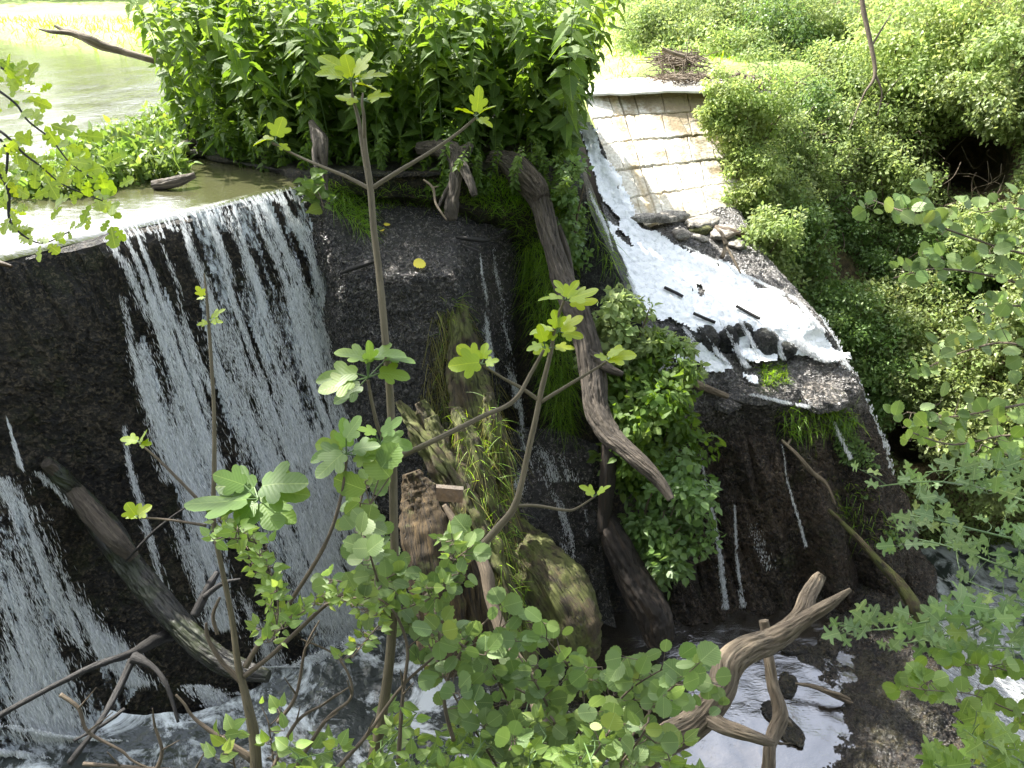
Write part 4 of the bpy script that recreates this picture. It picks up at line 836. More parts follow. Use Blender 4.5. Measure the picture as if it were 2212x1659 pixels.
# roots under the nettles
wood('hanging_root', 'twisted brown root hanging below the nettles left of the tall fig stem', 'root', MT['drift'], [(672, 262, 7.0, 6), (690, 300, 6.95, 17), (696, 330, 6.9, 14), (700, 370, 6.9, 7), (708, 420, 6.9, 2)],
     [[(690, 300, 6.9, 9), (680, 340, 6.85, 6), (690, 390, 6.85, 2)]], sides=14, lump=.4, seed=42)
wood('forked_root', 'forked reddish brown root stump standing on the ledge under the nettles', 'root', MT['drift'], [(905, 320, 7.3, 14), (955, 322, 7.15, 20), (985, 340, 7.0, 20), (982, 400, 6.95, 13), (975, 450, 6.95, 16), (980, 475, 6.95, 8)],
     [[(985, 335, 7.0, 14), (1005, 370, 6.9, 11), (1018, 400, 6.85, 9), (1026, 422, 6.85, 6)], [(975, 395, 6.95, 6), (955, 430, 6.95, 4), (945, 450, 6.9, 2)], [(985, 345, 7.0, 16), (1005, 325, 7.0, 15), (1018, 310, 7.0, 8)]], sides=16, lump=.4, seed=43, limbname='root_limb')
wood('dry_stalk', 'pale dry stalk leaning on the grass left of the forked root', 'stick', MT['dead'], [(915, 388, 6.9, 2), (935, 405, 6.85, 3), (942, 440, 6.8, 2.4), (965, 475, 6.75, 2)], [[(935, 405, 6.85, 2), (948, 402, 6.85, 1)]], seed=44)
# logs in the left tangle
for i, (P, lb) in enumerate([([(170, 420, 6.9, 8), (230, 395, 7.1, 15), (300, 365, 7.4, 16), (350, 345, 7.6, 10)], 'rotten grey log in the water plants behind the lip, nearer one'), ([(300, 350, 7.8, 12), (340, 338, 7.7, 17), (385, 322, 7.7, 14), (420, 305, 7.8, 8)], 'dark log wedged under the nettles at the left'),
                             ([(215, 340, 8.0, 9), (280, 318, 8.1, 11), (320, 296, 8.2, 8)], 'mossy log farthest back in the water plants'), ([(330, 400, 6.9, 10), (380, 392, 6.9, 12), (420, 378, 7.0, 6)], 'short brown log at the left edge of the shallow water')]):
    wood('drift_log', lb, 'log', MT['drift'], P, seed=50+i, sides=16, lump=.3)
wood('black_plank', 'short black plank lying in the bright water at the left edge', 'plank', MT['darkwood'], [(-60, 498, 6.2, 9), (20, 496, 6.3, 9), (84, 492, 6.4, 8), (86, 492, 6.4, 3)], sides=10, seed=56)
wood('orange_stick', 'short orange brown branch end at the left edge below the lip', 'branch', MT['board'], [(-40, 560, 4.9, 6), (0, 568, 4.9, 6), (26, 575, 4.9, 3)], seed=57)
stone('lip_stone', 62, 508, 6.0, 9, (1.2, .8, .6), MT['slab'], 'small black stone in the bright water beside the black plank', 58)
# sticks on ledge / shelf
wood('ledge_twig', 'dark twig lying across the back of the wet ledge', 'stick', MT['darkwood'], [(985, 512, 7.12, 3), (1010, 515, 7.1, 5), (1045, 519, 7.1, 5), (1060, 517, 7.1, 2)], seed=60)
wood('ledge_twig', 'small dark twig at the right front edge of the wet ledge', 'stick', MT['darkwood'], [(1000, 530, 6.95, 2), (1020, 537, 6.93, 3), (1040, 545, 6.9, 1.5)], seed=61)
wood('ledge_crack_stick', 'long dark stick at the front left corner of the wet ledge', 'stick', MT['darkwood'], [(735, 590, 6.8, 3), (765, 578, 6.8, 5), (800, 566, 6.8, 6), (812, 562, 6.8, 3)], seed=62)
wood('pale_log', 'pale brown log lying on the wet rocks below the cascade', 'log', MT['dead'], [(1462, 815, hs(1462, 815, -.06), 12), (1490, 822, hs(1490, 822, -.08), 12), (1525, 838, hs(1525, 838, -.07), 8), (1572, 856, hs(1572, 856, -.06), 6)], seed=63, sides=16, lump=.3)
for i, (P, lb) in enumerate([([(1435, 620), (1460, 632), (1475, 640)], 'short dark stick highest on the white water sheet'), ([(1498, 676), (1520, 686), (1545, 696)], 'dark stick caught left above the cascade boulders'), ([(1590, 660), (1615, 674), (1642, 688)], 'dark stick caught right above the cascade boulders')]):
    wood('caught_stick', lb, 'stick', MT['darkwood'], [(x, y, hs(x, y, -.10), 3.4) for x, y in P], seed=64+i)
wood('bleached_branch', 'bleached forked stick standing among the pale stones', 'branch', MT['dead'], [(1560, 555, hs(1560, 555, -.05), 4), (1568, 530, 8.6, 5), (1560, 505, 8.7, 4), (1545, 490, 8.8, 2)], [[(1568, 530, 8.6, 3), (1582, 555, 8.5, 3), (1600, 590, 8.4, 2)], [(1566, 515, 8.6, 4), (1585, 505, 8.7, 3), (1600, 500, 8.8, 2)]], seed=68)
wood('rust_log', 'rusty orange log beside the pale stones', 'log', MT['board'], [(1545, 490, hs(1545, 490, -.05), 5), (1580, 500, hs(1580, 500, -.06), 7), (1612, 510, hs(1612, 510, -.06), 4)], seed=69)
wood('cliff_stick', 'pale stick hanging down the right part of the dark cliff', 'stick', MT['dead'], [(1688, 950, 7.9, 3), (1720, 980, 7.8, 4.5), (1755, 1020, 7.8, 5), (1785, 1045, 7.8, 4), (1805, 1090, 7.75, 2)], [[(1700, 962, 7.85, 3), (1708, 948, 7.9, 2)], [(1762, 1025, 7.8, 2), (1775, 1018, 7.8, 1)]], seed=70)
wood('edge_branch', 'long dark branch slanting down the right edge of the cliff', 'branch', MT['mossy'], [(1790, 1100, 7.75, 4), (1850, 1160, 7.7, 7), (1900, 1215, 7.65, 9), (1950, 1270, 7.6, 13), (1985, 1330, 7.6, 16), (2010, 1380, 7.6, 10)], seed=71)
wood('pool_stick', 'pale bare stick lying on the slab in the lower pool', 'stick', MT['dead'], [(1718, 1476, 7.2, 3), (1760, 1483, 7.15, 5), (1800, 1500, 7.1, 6), (1845, 1522, 7.1, 4)], [[(1780, 1490, 7.1, 4), (1815, 1500, 7.05, 4), (1838, 1512, 7.0, 2)]], seed=72, sides=12, lump=.3)

# debris on the far crest
dbm = MT['dead']
for i, (P, lb) in enumerate([([(1430, 105), (1455, 115), (1480, 122)], 'thick broken pale branch in the flood debris behind the crest'), ([(1570, 182), (1620, 178), (1665, 172)], 'straight pale stick lying along the far crest'), ([(1590, 160), (1640, 172), (1680, 182)], 'bent pale log at the right end of the far crest')]):
    wood('debris_branch', lb, 'branch', dbm, [(x, y, 10.2, 4.5) for x, y in P], seed=80+i)
for i, (cx, cy, rx, ry, t, n, lb) in enumerate([(1465, 130, 42, 22, 11.2, 260, 'tangle of brown flood debris on the grassy bank behind the crest'), (1625, 178, 52, 14, 10.3, 260, 'tangle of brown flood debris at the right end of the far crest'), (1480, 166, 60, 8, 10.6, 160, 'thin line of dead twigs washed along the far crest')]):
    b = Bag()
    for k in range(n):
        x = cx+RNG.normal(0, rx*.6); y = cy+RNG.normal(0, ry*.42); p = PD(x, y, t+RNG.normal(0, .2)); d = unit(RNG.standard_normal(3)*np.array((1, 1, .25)))*RNG.uniform(.05, .28)
        b.tube([tuple(p-d)+(.006,), tuple(p+RNG.standard_normal(3)*.02)+(.007,), tuple(p+d)+(.003,)], sides=4, seg=2, cap=False)
    tag(b.build('debris_pile', MT['dead']), lb, 'driftwood')

# fallen leaves on the ledge
for x, y, s, lb, a in [(903, 572, 20, 'bright yellow heart shaped leaf on the front of the wet ledge', .3), (838, 487, 11, 'small orange yellow leaf near the grass on the wet ledge', 1.2), (832, 499, 9, 'pale olive leaf beside the orange one on the wet ledge', 2.0)]:
    b = Bag(); p = PD(x-s*.5, y, hit(x, y, [B_LED, B_SOIL], 6.8)-.04); leaves(b, T_ALD, p, (math.cos(a), math.sin(a), .15), (0, -.5, 1), s*1.25*6.8/F*1.1)
    tag(b.build('fallen_leaf', leaf_mat('yellow_leaf', (.75, .6, .07), (.8, .62, .1), .3, .5)), lb, 'leaf')
# ------------------------------------------------------------------ nettles on the dam
def make_nettle(h, nn, lf, seed, droop=0.0):
    rr = np.random.default_rng(seed); t = thing('nettle_plant', 'tall leafy nettle stem in the dense clump on top of the dam', 'nettle', (0, 0, 0), 0, 'nettle plants on the dam')
    lean = rr.normal(0, .12, 2); b = Bag(); pts = []
    for k in range(6):
        u = k/5; pts.append((lean[0]*u*u*h+rr.normal(0, .01), lean[1]*u*u*h+rr.normal(0, .01), u*h*(1-.15*abs(droop)*u), .006*(1-.6*u)))
    b.tube(pts, sides=6, seg=4, lump=0); b.build('stem', MT['stemgreen'], t)
    P = resample(np.array(pts)[:, :3], nn, 0); fb = Bag(); a0 = rr.random()*6
    for k in range(2, nn):
        u = k/(nn-1); a = a0+k*math.pi/2+rr.normal(0, .25)
        for s in (0, math.pi):
            if rr.random() < .06: continue
            aa = a+s+rr.normal(0, .25); sz = lf*(.55+.9*math.sin(min(1, (1-u)*1.6+.12)*math.pi*.62))*rr.uniform(.8, 1.2)
            if u > .9: sz *= .6
            el = rr.normal(-.35, .25)+.6*(u > .88)
            d = np.array((math.cos(aa)*math.cos(el), math.sin(aa)*math.cos(el), math.sin(el)))
            nm = np.array((-math.cos(aa)*math.sin(el)*1, -math.sin(aa)*math.sin(el), math.cos(el)))+rr.normal(0, .2, 3)
            leaves(fb, T_NETTLE, P[k]+d*.03, d, nm, sz, rnd=min(1, max(0, .15+.6*u*rr.uniform(.5, 1.3))))
    # small side shoots
    fb.build('foliage', MT['nettle'], t, smooth=False); return t
protos = [make_nettle(random.uniform(1.45, 1.75), random.choice((30, 33, 36)), random.uniform(.115, .145), 100+i) for i in range(7)]
used = [False]*7
def inpoly(x, y, poly):
    c = False; j = len(poly)-1
    for i in range(len(poly)):
        a, b = poly[i], poly[j]
        if (a[1] > y) != (b[1] > y) and x < (b[0]-a[0])*(y-a[1])/(b[1]-a[1]+1e-9)+a[0]: c = not c
        j = i
    return c
rnd2 = random.Random(5)
def put_nettle(loc, sc, lean=(0, 0)):
    i = rnd2.randrange(7); rot = (lean[0], lean[1], rnd2.uniform(0, 6.28))
    if not used[i]:
        p = protos[i]; p.location = tuple(map(float, loc)); p.rotation_euler = rot; p.scale = (sc,)*3; used[i] = True
    else: dup(protos[i], loc, rot, sc)
poly = [(405, 325), (640, 366), (800, 360), (950, 362), (1100, 345), (1215, 325), (1235, 260), (1180, 215), (1100, 185), (900, 170), (440, 170), (395, 240)]
pts = []; tries = 0
while len(pts) < 200 and tries < 40000:
    tries += 1
    x, y = rnd2.uniform(390, 1245), rnd2.uniform(170, 370)
    if not inpoly(x, y, poly): continue
    p = PZ(x, y, .05)
    if all(abs(p[0]-q[0])**2+(p[1]-q[1])**2 > .125**2 for q in pts) and (y > 230 or rnd2.random() < .6): pts.append(p)
for p in pts:
    ex = (.26 if p[0] > .3 else 0)-(.10 if p[0] < -2.3 else 0)
    put_nettle(p, rnd2.uniform(.85, 1.12), (rnd2.gauss(0, .08)+(.05 if p[1] < 7.6 else 0), ex+rnd2.gauss(0, .09)))
# outer right hand nettles leaning over the chute (in front of the masonry)
for x, y, l in [(1215, 330, .3), (1225, 300, .36), (1235, 270, .4), (1240, 250, .3), (1228, 320, .2), (1210, 345, .24), (1236, 235, .34), (1200, 350, .2), (1225, 345, .42)]:
    put_nettle(PZ(x, y, .06), rnd2.uniform(.85, 1.15), (.05, l)); put_nettle(PZ(x-18, y-8, .06), rnd2.uniform(.8, 1.1), (.0, l*.7))
for i in range(34):   # low nettles hanging over the front of the island
    x = rnd2.uniform(420, 1240); yf = np.interp(x, [400, 640, 800, 950, 1100, 1240], [335, 385, 400, 420, 420, 380])
    put_nettle(PZ(x, yf, -.02 if x < 660 else -.12), rnd2.uniform(.28, .42), (.35+rnd2.gauss(0, .15), rnd2.gauss(0, .25)))
for i in range(16):  # nettles along the right flank of the island
    x = 1180+i*5.5; y = 400+i*16; t = hit(x, y, [B_SOIL], 7.6)
    put_nettle(PD(x, y, t+.03), rnd2.uniform(.22, .38), (.3, .3+rnd2.gauss(0, .15)))

# ------------------------------------------------------------------ grass
def scatter_px(poly, n, trees, default=None):
    xs = [p[0] for p in poly]; ys = [p[1] for p in poly]; out = []; k = 0
    while len(out) < n and k < n*8:
        k += 1
        x, y = RNG.uniform(min(xs), max(xs)), RNG.uniform(min(ys), max(ys))
        if not inpoly(x, y, poly): continue
        t = hit(x, y, trees, default)
        if t: out.append(PD(x, y, t+.01))
    return np.array(out)
def grass(name, label, poly, n, ln, wd, trees, mat='grass', dirv=(0, -.3, 1), spread=.5, droop=1.0, default=None, kind='stuff', cat='grass'):
    P = scatter_px(poly, n, trees, default); k = len(P); b = Bag()
    blades(b, P, np.array(dirv)[None]+RNG.standard_normal((k, 3))*spread, RNG.uniform(*ln, k), RNG.uniform(*wd, k), RNG.uniform(.3, 1, k)*droop)
    return tag(b.build(name, MT[mat], smooth=False), label, cat, kind=kind)
grass('grass_bank', 'bright green grass covering the edge above the wet ledge', [(1010, 440), (1040, 395), (1110, 380), (1190, 430), (1235, 480), (1230, 560), (1160, 600), (1120, 560), (1110, 490)], 2600, (.10, .24), (.004, .008), [B_SOIL], droop=.9)
grass('grass_fringe', 'short green grass along the back of the wet ledge', [(700, 395), (860, 405), (1010, 400), (1040, 440), (1100, 490), (1000, 470), (900, 450), (800, 455), (720, 450)], 1100, (.08, .2), (.003, .006), [B_SOIL, B_LED])
grass('grass_tuft', 'yellow green tuft hanging over the left end of the ledge', [(700, 400), (760, 410), (800, 470), (810, 520), (760, 480), (715, 450)], 480, (.12, .3), (.003, .006), [B_SOIL, B_LED], dirv=(.4, -.6, .3), spread=.35, droop=1.4)
grass('hanging_grass', 'long green grass hanging beside the driftwood trunk', [(1120, 520), (1200, 520), (1215, 640), (1235, 760), (1240, 880), (1235, 950), (1190, 900), (1160, 740), (1130, 600)], 2600, (.12, .34), (.003, .007), [B_SOIL], dirv=(.1, -.6, -.1), droop=1.5)
grass('pier_grass', 'thin grass trailing on the dark spillway pier', [(1262, 400), (1290, 420), (1340, 560), (1350, 620), (1300, 560), (1270, 480)], 260, (.1, .25), (.003, .006), [bvh_of('pier_body')], dirv=(.1, -.4, -.4), droop=1.5)
grass('timber_grass', 'sparse grass growing down the leaning mossy timbers', [(960, 640), (1010, 640), (1010, 820), (1090, 900), (1110, 1080), (1150, 1260), (1130, 1420), (1090, 1250), (1040, 1120), (960, 980), (940, 860)], 950, (.08, .24), (.0025, .006), [B_SOIL, bvh_of('timber_body'), bvh_of('timber_body.001'), bvh_of('timber_body.002'), bvh_of('timber_body.003'), bvh_of('timber_body.005'), bvh_of('timber_body.007'), B_LED], dirv=(.2, -.5, .1), spread=.7, droop=1.1)
grass('cliff_grass', 'grass tufts on the brow of the right cliff', [(1680, 880), (1760, 870), (1800, 850), (1860, 900), (1820, 930), (1700, 940)], 420, (.12, .28), (.004, .008), [B_CL], dirv=(0, -.6, .2), spread=.6, droop=1.4)
P = scatter_px([(1790, 850), (1850, 860), (1890, 940), (1925, 1080), (1950, 1180), (1890, 1130), (1840, 1040), (1800, 960)], 2600, [B_CL]); P = P[fbm(P*3.5, 3, 66) > -.05]; b = Bag()
leaves(b, T_OV, P+RNG.uniform(0, .07, (len(P), 1))*unit(EYE-P), unit(RNG.standard_normal((len(P), 3))+np.array((0, -.2, -.7))), RNG.standard_normal((len(P), 3))*.5+np.array((0, -.7, .5)), RNG.uniform(.02, .055, len(P)))
tag(b.build('cliff_growth', MT['ivy'], smooth=False), 'small leaved green growth trailing down the right edge of the cliff', 'creeper', kind='stuff')
grass('cliff_grass', 'thin grass on the lower right edge of the cliff near the dark branch', [(1790, 1020), (1900, 1060), (1930, 1180), (1870, 1180), (1800, 1110)], 160, (.08, .2), (.004, .008), [B_CL], dirv=(0, -.6, .1), spread=.7)
grass('shelf_grass', 'small yellow green tuft on the shelf just below the white pool', [(1640, 790), (1700, 795), (1700, 830), (1650, 840)], 260, (.08, .18), (.004, .008), [B_CL])
grass('root_curtain', 'ragged brown rootlets and dry grass hanging over the mossy heap below the ledge', [(940, 640), (1010, 650), (1090, 860), (1110, 1100), (1140, 1250), (1100, 1300), (1000, 1100), (900, 900)], 1500, (.10, .38), (.003, .007), [B_LED, B_SOIL, bvh_of('timber_body.007'), bvh_of('timber_body.002'), bvh_of('timber_body.003')], mat='drygrass', dirv=(.12, -.35, -.7), spread=.3, droop=1.6, cat='rootlets')
# water plants at left, behind the lip
b = Bag()
P = np.array([PZ(x, y, 0) for x, y in [(RNG.uniform(0, 400), RNG.uniform(255, 425)) for _ in range(9000)] if inpoly(x, y, [(0, 420), (110, 385), (200, 320), (300, 290), (380, 235), (420, 330), (400, 385), (250, 405), (90, 440), (0, 460)])])[:3600]
hg = RNG.uniform(0, 1, len(P))**1.5*.2*(1+.9*fbm(P*1.2, 2, 5)); P2 = P+np.stack([RNG.normal(0, .04, len(P)), RNG.normal(0, .04, len(P)), hg], 1)
d = unit(RNG.standard_normal((len(P), 3))+np.array((0, 0, .5)))
leaves(b, T_OV, P2, d, RNG.standard_normal((len(P), 3))*.5+np.array((0, 0, 1)), RNG.uniform(.05, .12, len(P)))
kk = 1500; blades(b, P[:kk], np.array((0, 0, 1))+RNG.standard_normal((kk, 3))*.3, RNG.uniform(.12, .5, kk), RNG.uniform(.004, .010, kk), .5)
tag(b.build('water_plants', leaf_mat('water_plant', (.07, .12, .025), (.14, .2, .05), .4, .55), smooth=False), 'low leafy water plants growing behind the lip at the left', 'water plants', kind='stuff')
# meadow edge tufts and plain meadow blades
b = Bag(); q = []
for _ in range(9000):
    x = RNG.uniform(-12, 3.5); y = RNG.uniform(12.3, 19); h = float(ground_h(np.array([x]), np.array([y]))[0])
    if h > -.05: q.append((x, y, h))
P = np.array(q); blades(b, P, np.array((0, 0, 1))+RNG.standard_normal((len(P), 3))*.4, RNG.uniform(.08, .3, len(P)), RNG.uniform(.008, .02, len(P)), .8, seg=3)
tag(b.build('meadow_tufts', MT['grass'], smooth=False), 'sunlit grass along the far river bank', 'grass', kind='stuff')

# ------------------------------------------------------------------ shrubs
def crown(bag, c, rad, n, lf, tpl, clumps=26, up=.6, out=None, seed=0, flat=.35, inner=.35):
    rr = np.random.default_rng(seed); c = np.array(c); rad = np.array(rad)
    D = unit(rr.standard_normal((clumps, 3))); K = D*rad*(inner+(1.18-inner)*rr.random((clumps, 1))**.6)
    sz = rr.uniform(.22, .42, clumps)
    w = sz**2; w /= w.sum(); ci = rr.choice(clumps, n, p=w)
    o = unit(rr.standard_normal((n, 3)))*(rr.random((n, 1))**.45)
    P = c+K[ci]+o*rad.mean()*sz[ci][:, None]*np.array((1.15, 1.15, .75))
    nr = unit(o*.7+K[ci]/rad*.4+np.array((0, 0, up))+rr.standard_normal((n, 3))*.45)
    dd = unit(o+rr.standard_normal((n, 3))*.6+np.array((0, 0, -flat)))
    leaves(bag, tpl, P, dd, nr, rr.uniform(.65, 1.3, n)*lf, rnd=np.clip(rr.random(n)*.6+.4*rr.random(clumps)[ci], 0, 1))
def shrub(name, label, cat, px, py, t, rx, ry, depth, n, lf, mat, tpl=T_SM6, clumps=26, seed=0, stems=5, group=None, woodm='twig', inner=.35):
    c = PD(px, py, t); k = t/F; rad = (rx*k, depth, ry*k)
    base = c+np.array((0, .2*depth, -rad[2]*.8)); th = thing(name, label, cat, base, 0, group)
    fb = Bag(); crown(fb, c, rad, n, lf, tpl, clumps, seed=seed, inner=inner); fb.build('foliage', MT[mat], th, smooth=False)
    rr = np.random.default_rng(seed+1)
    for i in range(stems):
        e = c+np.array((rr.uniform(-.8, .8)*rad[0], rr.uniform(-.9, .3)*rad[1], rr.uniform(.1, .9)*rad[2])); mid = (base+e)/2+rr.normal(0, .12*rad[0], 3)
        sb = Bag(); sb.tube([tuple(base+rr.normal(0, .05, 3))+(.018,), tuple(mid)+(.012,), tuple(e)+(.004,)], sides=6, seg=5); sb.build('branch', MT[woodm], th)
    return th
# ivy / nettle mass in the middle, hanging over the cliff
SH = [
 ('hanging_shrub', 'dark leafy shrub hanging over the pool right of the driftwood trunk, lower part', 'shrub', 1430, 1110, 7.15, 75, 170, .42, 3200, .075, 'ivy', T_SM6, 34, 1),
 ('hanging_shrub', 'leafy green shrub behind the bend of the driftwood trunk', 'shrub', 1400, 900, 7.25, 95, 150, .5, 3800, .08, 'nettle', T_SM6, 36, 2),
 ('leafy_shrub', 'sunny light green shrub right below the dark pier', 'shrub', 1340, 730, 7.15, 75, 95, .35, 2200, .07, 'bankA', T_SM6, 28, 3),
 ('leafy_shrub', 'light green shrub with upright shoots beside the wet rocks', 'shrub', 1440, 800, 7.4, 60, 70, .3, 1500, .065, 'bankA', T_SM6, 24, 4),
 ('creeping_shrub', 'narrow green creeper on the edge between the island and the dark pier', 'shrub', 1238, 480, 7.45, 30, 110, .2, 1200, .055, 'ivy', T_SM6, 26, 5),
]
for a in SH: shrub(*a[:11], a[11], a[12], clumps=a[13], seed=a[14], stems=4)
# right bank shrubs: px, py, rx, ry, depth, n, leaf, material, label
BK = [
 (1630, 280, 100, 110, .45, 4200, .075, 'bankB', 'pale green climber covering the wall right of the masonry, upper part'),
 (1550, 230, 46, 70, .35, 1800, .07, 'bankB', 'light green leaves spilling over the right end of the far crest'),
 (1625, 430, 75, 95, .4, 3000, .07, 'bankB', 'pale green climber middle part above the masonry foot'),
 (1655, 540, 60, 90, .4, 2600, .08, 'bankA', 'bright green nettle clump beside the pale stones'),
 (1720, 560, 60, 110, .4, 2800, .075, 'ivy', 'ivy curtain right of the bright nettle clump'),
 (1760, 400, 85, 95, .5, 3000, .07, 'bankA', 'loose shrub with bare twigs at the middle of the right bank'),
 (1740, 270, 70, 80, .5, 2200, .07, 'ivy', 'dark leafy shrub right of the pale climber'),
 (1800, 690, 80, 90, .45, 3000, .07, 'ivy', 'ivy on the bank above the right rim of the white water'),
 (1880, 800, 80, 110, .5, 3200, .07, 'ivy', 'dark ivy clump beside the falling plume'),
 (1900, 560, 90, 60, .4, 2000, .07, 'ivy', 'ivy patch below the brown bare rock'),
 (1940, 680, 110, 80, .6, 3400, .075, 'bankC', 'dry looking grey green shrub sticking out over the falls'),
 (2040, 780, 120, 100, .7, 3400, .075, 'bankC', 'olive shrub on the steep right bank'),
 (2130, 900, 110, 110, .7, 3000, .08, 'bankC', 'olive brown shrub near the right edge'),
 (2060, 930, 80, 60, .5, 2200, .07, 'bankC', 'sparse olive shrub above the dark cave'),
 (1820, 250, 100, 110, .7, 3600, .075, 'bankA', 'mid green shrub below the hanging bare branch'),
 (1930, 390, 95, 90, .7, 3200, .08, 'bankA', 'leafy shrub left of the dark hollow'),
 (2140, 215, 90, 60, .7, 2600, .085, 'bankC', 'olive shrub above the dark hollow'),
 (2170, 510, 90, 65, .7, 2600, .085, 'bankA', 'green shrub right below the dark hollow'),
 (2060, 560, 90, 70, .6, 2600, .085, 'ivy', 'round leaved green shrub at the centre of the right bank'),
 (1450, 60, 90, 60, .8, 3000, .09, 'bankA', 'shrub at the far corner beside the overexposed meadow'),
 (1560, 60, 100, 80, .8, 3600, .09, 'bankA', 'dense shrub behind the flood debris'),
 (1690, 90, 90, 90, .8, 3400, .085, 'ivy', 'dark shrub behind the right end of the crest'),
 (1800, 60, 110, 90, .9, 3800, .085, 'bankA', 'mid green tree shrub at the top of the bank'),
 (1950, 120, 120, 110, .9, 4200, .09, 'bankB', 'yellow green sunlit shrub at the top right'),
 (2080, 60, 110, 100, .9, 4000, .09, 'bankB', 'brightest yellow green crown near the top right corner'),
 (2190, 150, 70, 130, .6, 2600, .10, 'bankA', 'deeper green shrub on the right edge near the top'),
 (1400, 75, 60, 50, .8, 2400, .09, 'bankA', 'leafy shrub at the left end of the vegetation behind the crest'),
 (1500, 110, 80, 50, .8, 2800, .09, 'bankB', 'sunlit shrub just above the first debris tangle'),
 (1620, 120, 80, 50, .7, 2800, .085, 'bankA', 'shrub between the debris tangles and the upper thicket'),
 (1480, -10, 110, 60, .9, 3000, .09, 'bankA', 'shrub cut by the top edge right of the white meadow'),
 (1640, 0, 120, 60, .9, 3400, .09, 'bankA', 'broad shrub cut by the top edge above the debris'),
 (1780, 170, 70, 70, .6, 2400, .08, 'bankA', 'shrub left of the hanging bare branch tip'),
 (1690, 340, 60, 90, .4, 2400, .07, 'bankA', 'leafy curtain filling the gap right of the pale climber'),
 (1700, 460, 60, 80, .4, 2400, .07, 'bankA', 'leafy curtain above the ivy curtain'),
 (1820, 480, 60, 70, .4, 1800, .07, 'ivy', 'small dark ivy patch left of the brown bare rock'),
 (1860, 340, 90, 80, .5, 2600, .075, 'bankB', 'light shrub at the middle of the bank'),
 (2010, 190, 100, 70, .7, 3200, .085, 'bankB', 'yellowish shrub below the brightest crown'),
 (1430, 130, 60, 30, .4, 1500, .06, 'bankB', 'low sunlit plants on the bank behind the crest'),
 (1600, 140, 60, 26, .4, 1300, .07, 'bankB', 'low leafy plants between the two debris tangles'),
 (1700, 190, 50, 40, .4, 1300, .07, 'bankA', 'small shrub at the right end of the far crest'),
 (1870, 400, 50, 50, .4, 900, .07, 'bankC', 'small olive shrub among bare twigs'),
 (2200, 700, 60, 120, .5, 2000, .08, 'bankC', 'grey green shrub cut by the right edge'),
 (2150, 1040, 90, 60, .5, 1400, .08, 'bankC', 'thin olive shrub above the hawthorn sprays')]
for i, (x, y, rx, ry, dp, n, lf, mt, lb) in enumerate(BK):
    t = hit(x, y, [B_BANK], bank_t(x, y))-dp*.45
    if i in (0, 1, 2): t = min(t, 9.75); rx *= .85; dp *= .5
    if i == 3: t = min(t, 9.3)
    shrub('bank_shrub', lb, 'shrub', x, y, t, rx, ry, dp, int(n*1.9), lf*.72, mt, T_SM6 if t < 9 else T_SM, clumps=int(26+n/80), seed=200+i, stems=3, inner=.1)
# thin ground cover leaves over the whole bank
P = []; xs = RNG.uniform(1600, 2260, 52000); ys = RNG.uniform(-60, 1180, 52000)
c = .25+fbm(np.stack([xs*.008, ys*.008, 0*xs], -1), 3, 77)
for x, y, cc in zip(xs, ys, c):
    if (x-2110)**2/85**2+(y-350)**2/62**2 < 1 or (x-1965)**2+(y-950)**2 < 50**2 or (x-2140)**2+(y-650)**2 < 45**2 or cc < -.12 or (abs(x-1855) < 60 and abs(y-540) < 60): continue
    t = hit(x, y, [B_BANK])
    if t: P.append(PD(x, y, t-RNG.uniform(0, .16)))
P = np.array(P); b = Bag(); leaves(b, T_SM, P, unit(RNG.standard_normal((len(P), 3))+np.array((0, -.3, -.5))), RNG.standard_normal((len(P), 3))*.5+np.array((-.2, -.6, .6)), RNG.uniform(.035, .075, len(P)))
tag(b.build('bank_creeper', MT['bankA'], smooth=False), 'creeping leaves covering the soil of the right bank', 'ground cover', kind='stuff')
# bare twigs on the bank
for i, (x, y, n, sp, lb) in enumerate([(1745, 330, 60, 90, 'tangle of pale bare twigs on the bank right of the climber'), (1790, 440, 50, 80, 'bare grey twigs above the ivy curtain'), (1990, 330, 46, 90, 'brown dead twigs beside the dark hollow'), (2130, 420, 40, 80, 'dead yellowish stems under the hollow')]):
    b = Bag(); t0 = hit(x, y, [B_BANK], 10)
    for k in range(n):
        a = PD(x+RNG.normal(0, sp*.5), y+RNG.normal(0, sp*.5), t0-RNG.uniform(.1, .5)); d = unit(RNG.standard_normal(3)+np.array((0, 0, -1.)))*RNG.uniform(.2, .6)
        b.tube([tuple(a)+(.006,), tuple(a+d*.5+RNG.normal(0, .05, 3))+(.005,), tuple(a+d+RNG.normal(0, .06, 3))+(.002,)], sides=4, seg=4, cap=False)
    tag(b.build('bare_twigs', MT['twig']), lb, 'twigs')
# hanging branch from above at top right
wood('hanging_branch', 'thin bare branch hanging down from the top of the picture over the right bank', 'branch', MT['twig'],
     [(1855, -60, 8.0, 6), (1865, 20, 8.0, 5.5), (1880, 90, 8.0, 5), (1890, 160, 8.0, 4), (1868, 200, 8.0, 2), (1850, 240, 8, 1.5), (1835, 280, 8, 1)],
     [[(1882, 100, 8, 2.5), (1900, 70, 8, 2), (1925, 30, 8, 1.2)], [(1890, 160, 8, 3), (1905, 200, 8, 1.6), (1895, 250, 8, 1)]], sides=8, seed=90)

